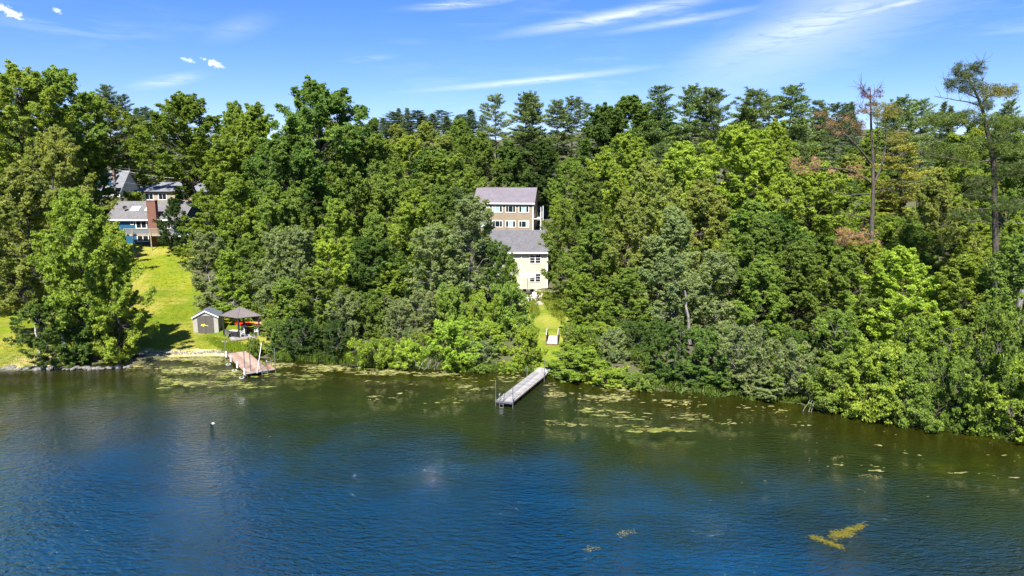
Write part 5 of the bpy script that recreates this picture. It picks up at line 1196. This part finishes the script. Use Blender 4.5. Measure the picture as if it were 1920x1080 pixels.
traced_pine('flag_pine', 'tall pine with a wind swept flag top at the upper right', 70.0,
    [(1165, 1500), (1160, 1000), (1152, 720), (1150, 600), (1120, 470), (1100, 380), (1085, 300), (1045, 215), (1005, 130), (985, 62)], .34,
    [([(1085, 300), (1020, 275, -1), (930, 262, -2), (815, 240, -2.5)], .09), ([(1065, 255), (1000, 225), (930, 190, 1), (885, 160, 1.5)], .07), ([(1088, 280), (1130, 225, 1), (1200, 215, 1.5), (1262, 192, 2)], .09), ([(1020, 160), (960, 150), (925, 105)], .05),
     ([(1010, 140), (1050, 90), (1092, 50)], .05), ([(1045, 210), (1090, 160), (1085, 150)], .04), ([(1100, 380), (1020, 365, -1), (930, 390, -2)], .07), ([(1115, 400), (1220, 395, 1), (1330, 385, 2)], .08), ([(1150, 600), (1030, 615, -1), (900, 590, -2), (740, 545, -2.5)], .10),
     ([(1150, 520), (1060, 500, 1), (950, 500, 2)], .06), ([(1155, 640), (1230, 560, 1), (1330, 530, 2)], .08), ([(1158, 730), (1250, 660, 1), (1340, 650, 1)], .07), ([(1150, 730), (1080, 722, -1), (1000, 740, -2)], .06), ([(1158, 810), (1080, 800, -1), (1020, 800, -2)], .06),
     ([(1158, 880), (1060, 870, -1), (900, 915, -2)], .06), ([(1160, 900), (1230, 860, 1), (1320, 830, 2)], .06), ([(1160, 960), (1100, 940, -1), (980, 940, -2)], .05), ([(1150, 560), (1165, 500), (1155, 440)], .10)], 10,
    [('needles of the flag top', (.06, .085, .022), [(925, 1010, 55, 130, 22, .24), (1010, 1095, 50, 110, 18, .22), (885, 1000, 150, 215, 26, .26), (1000, 1090, 150, 230, 22, .26), (960, 1060, 110, 170, 16, .24), (1060, 1150, 250, 310, 18, .3)]), ('golden green needles of the right hand branch', (.12, .125, .02), [(1080, 1265, 185, 245, 48, .3)]),
     ('yellow green needles of the middle branches', (.085, .13, .024), [(760, 1010, 345, 405, 80, .36), (950, 1110, 330, 400, 34, .34), (1140, 1340, 360, 420, 90, .4), (740, 990, 520, 590, 70, .4), (1150, 1340, 500, 570, 70, .4), (1020, 1120, 480, 540, 26, .36), (900, 1060, 590, 630, 30, .34)]), ('dark needles of the low branches', (.06, .095, .022), [(1000, 1140, 700, 745, 34, .4), (1170, 1340, 620, 690, 60, .4), (1150, 1330, 820, 880, 44, .4), (1000, 1140, 780, 820, 26, .36), (900, 1100, 880, 930, 30, .34)])], 'bark')
t = thing('bare_tree', 'tall bare grey trunk at the right edge of the picture', 'tree', tuple(np.append(at_y(1912, 560, 66.0)[:2], g(at_y(1912, 560, 66.0)[0], 66.0)-.3)))
h = at_y(1912, 300, 66.0)[2]-t.location.z; obj('trunk', tubes_mesh('trunk', 'bark_grey', [limb((0, 0, 0), (.2, 0, h), .33, .1, 8, 0, .02)], 8), t)
for lm in [limb((.1, 0, h*k), (.1+math.cos(a)*l, math.sin(a)*l, h*k+l*.1), .05, .01, 6, -.12, .15) for k, a, l in ((.35, 3.3, 2.6), (.45, 2.9, 2.2), (.55, 3.6, 2.8), (.62, .2, 2), (.7, 3.0, 2.4), (.8, 3.5, 1.8), (.9, .5, 1.5), (.97, 3.2, 1.2))]: obj('limb', tubes_mesh('limb', 'bark_grey', [lm], 5), t)

# leaning pale stems at the water's edge
def stem(label, a, b, r, Y, mat='bark_pale', dy=0.0, name='leaning_stem'):
    p0, p1 = at_y(*a, Y), at_y(*b, Y+dy); o = obj(name, tubes_mesh('stem', mat, [limb((0, 0, -.3), p1-p0, r, r*.45, 7, .05, .06)], 7)); o.location = tuple(p0); tag(o, label, 'tree trunk')
stem('pale trunk leaning left at the water under the big left tree', (136, 692), (108, 610), .30, 68.6)
stem('thin pale trunk beside the big left tree', (78, 690), (66, 610), .17, 69.6)
stem('pale stem leaning right out of the bushes on the right shore', (1693, 800), (1722, 748), .16, 54.4)
stem('bluish trunk standing clear in the right wood above the shaded shore', (1294, 640), (1284, 545), .20, 70.2, 'bark_grey')
for i, (a, b) in enumerate((((1502, 772), (1520, 748)), ((1514, 772), (1524, 750)), ((1520, 774), (1526, 752)), ((1560, 776), (1535, 768)), ((1590, 783), (1600, 765)))):
    stem(['leftmost bare root at the right shore bend', 'second bare root at the right shore bend', 'third bare root at the right shore bend', 'root lying flat at the right shore bend', 'bare root right of the shore bend'][i], a, b, .03, at_z(a[0], a[1])[1], 'bark_grey', .6, 'bare_root')

# ------------------------------------------------------------------ shore things
def blob(seed, r):
    bm = bmesh.new(); bmesh.ops.create_icosphere(bm, subdivisions=2, radius=1); q = np.random.default_rng(seed); A = nrm(q.normal(size=(7, 3))); K = q.uniform(.55, .9, 7)
    for v in bm.verts:
        c = np.array(v.co)
        for a, k in zip(A, K):
            d = c@a
            if d > k: c = c-a*(d-k)*.9
        v.co = c*np.array((1, .8, .62))
    me = bpy.data.meshes.new('boulder'); bm.to_mesh(me); bm.free(); me.materials.append(MATS['stone']); return me
BL = [blob(s, 1) for s in range(5)]
def boulder(px, py, r, label, group=None, z=None):
    p = at_z(px, py, 0); o = obj('boulder', BL[random.randrange(5)], None, (p[0], p[1], .08 if z is None else z), (0, 0, random.random()*6)); o.scale = (r, r, r*random.uniform(.8, 1.1)); tag(o, label, 'stone', group)
boulder(6, 693, .55, 'grey boulder at the left end of the stone edging'); boulder(22, 692, .7, 'large flat boulder second from the left in the stone edging')
x = 36
while x < 250:
    boulder(x, 693+random.uniform(-2, 1)-max(0, x-200)*.08, random.uniform(.22, .48), 'grey stone in the row edging the left shore', 'stones edging the left shore'); x += random.uniform(5, 10)
boulder(997, 692, .42, 'grey boulder at the head of the long dock'); boulder(1004, 693, .32, 'dark boulder right beside the head of the long dock'); boulder(988, 694, .25, 'small stone left of the long dock head')
def gravel():
    V, F = [], []; q = np.random.default_rng(8); n = 0
    for _ in range(700):
        px = q.uniform(250, 432); py = q.normal(663, 2.0) - max(0, (px-370)/60)*4; p = ground_hit(px, py)
        if p is None: continue
        s = q.uniform(.03, .12); b = [(1, 0, 0), (0, 1, 0), (-1, 0, 0), (0, -1, 0), (0, 0, .7)]
        V += [tuple(np.array((p[0], p[1], max(p[2], g(p[0], p[1]))+.05))+s*np.array(c)*q.uniform(.7, 1.2)) for c in b]; F += [(n, n+1, n+4), (n+1, n+2, n+4), (n+2, n+3, n+4), (n+3, n, n+4)]; n += 5
    tag(obj('gravel', mesh_py('gravel', V, F, 'stone')), 'grey gravel scattered along the beach edge', 'gravel', kind='stuff')
gravel()

# grass blades, reeds, tall grass
def blades(name, label, regions, mat='blade', color=(.12, .2, .02), cat='grass', wid=.03):
    q = np.random.default_rng(len(name)); C, D, L, T = [], [], [], []
    for poly, n, h0, h1, spread in regions:
        A = np.array(poly); k = 0; tries = 0
        while k < n and tries < n*6:
            tries += 1; px, py = q.uniform(A[:, 0].min(), A[:, 0].max()), q.uniform(A[:, 1].min(), A[:, 1].max())
            if not in_poly(np.array([px]), np.array([py]), poly)[0]: continue
            p = ground_hit(px, py)
            if p is None: continue
            h = q.uniform(h0, h1); m = 7; k += 1
            d = nrm(q.normal(size=(m, 3))*spread+np.array((0, 0, 1))); l = h*q.uniform(.6, 1.1, m); o = np.array((p[0], p[1], max(p[2], -.05)))+np.append(q.normal(size=2)*.12, 0)
            C.append(o+d*l[:, None]*.5+q.normal(size=(m, 3))*np.array((.1, .1, 0))); D.append(d); L.append(l); T.append(.5+q.normal()*.15+q.normal(size=m)*.12)
    C, D, L, T = np.vstack(C), np.vstack(D), np.concatenate(L), np.concatenate(T); n = len(C); N = np.cross(D, q.normal(size=(n, 3)))
    o = obj(name, leaves_mesh(name, C, N, L, wid, T, mat, D, q)); o.color = (*color, 1); tag(o, label, cat, kind='stuff'); return o
blades('reeds', 'green reeds standing at the waterline of the shaded bay', [([(590, 684), (680, 690), (840, 696), (840, 684), (680, 672), (590, 672)], 420, .6, 1.7, .16), ([(508, 674), (590, 682), (590, 674), (508, 668)], 120, .5, 1.1, .2), ([(840, 700), (1000, 700), (1000, 690), (840, 688)], 200, .3, .8, .25)], color=(.09, .15, .02), cat='reeds', wid=.05)
blades('tall_grass', 'unmown tall grass beside the path below the patio', [([(985, 552), (1010, 560), (1034, 590), (1052, 605), (1068, 585), (1065, 556), (1030, 552)], 900, .4, 1.0, .3), ([(978, 556), (1000, 560), (1012, 590), (1000, 600)], 260, .4, .9, .3)], color=(.17, .22, .03), wid=.06)
blades('lawn_grass', 'short grass blades covering the lawn', [([(70, 680), (235, 668), (420, 650), (500, 640), (420, 612), (352, 560), (345, 470), (245, 470), (235, 560), (70, 640)], 5200, .10, .22, .6), ([(385, 632), (440, 640), (470, 650), (465, 660), (425, 660), (395, 645)], 900, .2, .4, .4), ([(0, 690), (70, 685), (70, 640), (0, 645)], 700, .1, .22, .6)], color=(.155, .225, .012), wid=.035)
blades('forest_ferns', 'ferns and low plants along the shore bank', [([(510, 676), (840, 694), (1000, 698), (1000, 684), (840, 676), (510, 662)], 500, .3, .8, .8), ([(1030, 704), (1240, 734), (1480, 758), (1700, 800), (1920, 830), (1920, 812), (1700, 782), (1480, 742), (1240, 718), (1030, 690)], 1500, .3, .9, .8)], color=(.08, .13, .02), cat='ferns', wid=.09)

def brush_pile():
    p = at_z(806, 688, 0.1); q = np.random.default_rng(2); tubes = []
    for _ in range(130):
        a = q.uniform(0, 6.28); o = np.array((q.normal()*1.3, q.normal()*.5, q.uniform(0, .35))); d = np.array((math.cos(a), math.sin(a)*.6, q.uniform(.1, .9))); tubes.append(limb(o, o+d*q.uniform(.6, 1.5), .018, .006, 5, q.uniform(-.1, .2), .2, q))
    o = obj('brush_pile', tubes_mesh('brush', 'twig_dead', tubes, 3)); o.location = tuple(p); tag(o, 'pale grey pile of dead brush at the waterline', 'brush pile')
brush_pile()

# ------------------------------------------------------------------ floating algae and weed
def mats(name, label, regions, mat, seed, smin, smax, streak=2.2):
    q = np.random.default_rng(seed); V, F = [], []; n = 0
    for px0, px1, py0, py1, cnt, dens in regions:
        for _ in range(cnt):
            px = q.uniform(px0, px1); py = q.uniform(py0, py1); p = at_z(px, py, 0)
            if p[1] > yshore(p[0])-.05: continue
            if math.sin(p[0]*.9+1.3*math.sin(p[1]*.7))+math.sin(p[1]*1.7+p[0]*.35)+q.normal()*.7 < dens: continue
            s = smin*(smax/smin)**(q.random()**1.6); k = 9; ph = q.random(2)*6.28; zz = .012+q.random()*.01
            ring = []
            for j in range(k):
                a = j*2*math.pi/k; r_ = s*(1+.45*math.sin(2*a+ph[0])+.35*math.sin(3*a+ph[1])+q.normal()*.15); r_ = max(r_, s*.15); ring.append((p[0]+r_*streak*math.cos(a), p[1]+r_*math.sin(a), zz))
            V += ring+[(p[0], p[1], zz+.015)]; F += [(n+j, n+(j+1) % k, n+k) for j in range(k)]; n += k+1
    tag(obj(name, mesh_py(name, V, F, mat)), label, 'algae', kind='stuff')
mats('floating_algae', 'pale yellow algae mats floating along the shore', [(235, 520, 668, 700, 1700, .5), (300, 500, 690, 722, 700, .7), (500, 860, 680, 704, 2200, .4), (860, 1000, 698, 730, 400, .7), (640, 920, 700, 760, 260, .9), (1025, 1300, 715, 800, 1200, .8), (1030, 1260, 726, 752, 600, .4), (1240, 1520, 742, 800, 400, 1.0), (1500, 1920, 780, 900, 200, 1.2), (240, 430, 667, 676, 1000, -.6)], 'algae', 3, .025, .15, 2.6)
mats('green_algae', 'dull green algae patches around the pink dock', [(300, 520, 672, 728, 420, .0), (1080, 1330, 740, 812, 130, .8), (1180, 1300, 803, 809, 40, -1), (560, 860, 690, 712, 160, .6)], 'algae_green', 4, .05, .26, 2.6)
mats('floating_flecks', 'tiny pale flecks drifting on the lake', [(500, 1500, 720, 880, 240, .9), (1300, 1920, 780, 960, 140, .9), (0, 900, 720, 860, 60, 1.1)], 'algae', 5, .015, .05, 1.4)
def weed(label, px, py, pts, n, mat='blade', col=(.17, .16, .03)):
    q = np.random.default_rng(int(px)); p0 = at_z(px, py, 0); C = []; D = []
    for _ in range(n):
        i = q.integers(0, len(pts)-1); f = q.random(); a, b = np.array(pts[i]), np.array(pts[i+1]); w = at_z(*(a+(b-a)*f), 0)-p0
        C.append(w+np.append(q.normal(size=2)*.13, q.uniform(.006, .05))); D.append(np.append(nrm((at_z(*b, 0)-at_z(*a, 0))[:2]+q.normal(size=2)*.7), q.normal()*.08))
    C, D = np.array(C), np.array(D); n = len(C)
    o = obj('floating_weed', leaves_mesh('weed', C, np.array((0, 0, 1.0))+q.normal(size=(n, 3))*.25, q.uniform(.10, .36, n), .03, .5+q.normal(size=n)*.3, mat, D, q)); o.location = tuple(p0); o.color = (*col, 1)
    tag(o, label, 'water weed')
weed('yellow weed raft floating at the lower right, upper arm', 1590, 995, [(1562, 1010), (1575, 1000), (1590, 994), (1605, 991), (1618, 985)], 520)
weed('yellow weed raft below it, pointing left', 1550, 1016, [(1524, 1007), (1540, 1012), (1560, 1020), (1577, 1028)], 320)
weed('middle of the yellow weed raft at the lower right', 1576, 1004, [(1563, 1000), (1572, 1006), (1586, 1003), (1602, 1001)], 260)
weed('small pale weed clump in the open lake, right one', 1172, 1001, [(1158, 1002), (1172, 1000), (1188, 997)], 60, col=(.16, .17, .11))
weed('small pale weed clump in the open lake, left one', 1108, 1031, [(1096, 1032), (1108, 1030), (1120, 1029)], 40, col=(.16, .17, .11))
weed('thin weed strip floating in front of the darkest shore', 1245, 806, [(1195, 805), (1240, 807), (1286, 807)], 260, col=(.20, .18, .05))
weed('small weed strip floating off the right shore', 1636, 893, [(1616, 892), (1636, 894), (1652, 894)], 60, col=(.20, .19, .1))
weed('faint weed clump off the right shore bend', 1568, 859, [(1560, 861), (1568, 859), (1578, 857)], 30, col=(.20, .19, .1))

# ------------------------------------------------------------------ duck
def duck():
    p = at_z(397, 796, 0); s = .68
    path = [(.40, 0, .16, .015), (.34, 0, .14, .05), (.22, 0, .11, .10), (.06, 0, .10, .135), (-.10, 0, .10, .13), (-.20, 0, .13, .10), (-.25, 0, .20, .06), (-.26, 0, .28, .045), (-.27, 0, .335, .055), (-.31, 0, .36, .05), (-.35, 0, .355, .025), (-.42, 0, .345, .012)]
    P = np.array([a[:3] for a in path])*s; rr = np.array([a[3] for a in path])*s
    t = thing('duck', 'dark headed duck swimming left on the open lake', 'duck', (p[0], p[1], 0), R(8))
    V, F = tube_arr(P, rr, 10); me = mesh_np('body', V, F, 'duck_dark', smooth=True); me.materials.append(MATS['duck_white'])
    for i, pl in enumerate(me.polygons): pl.material_index = 1 if i//10 in (1, 2) else 0
    obj('body', me, t)
duck()
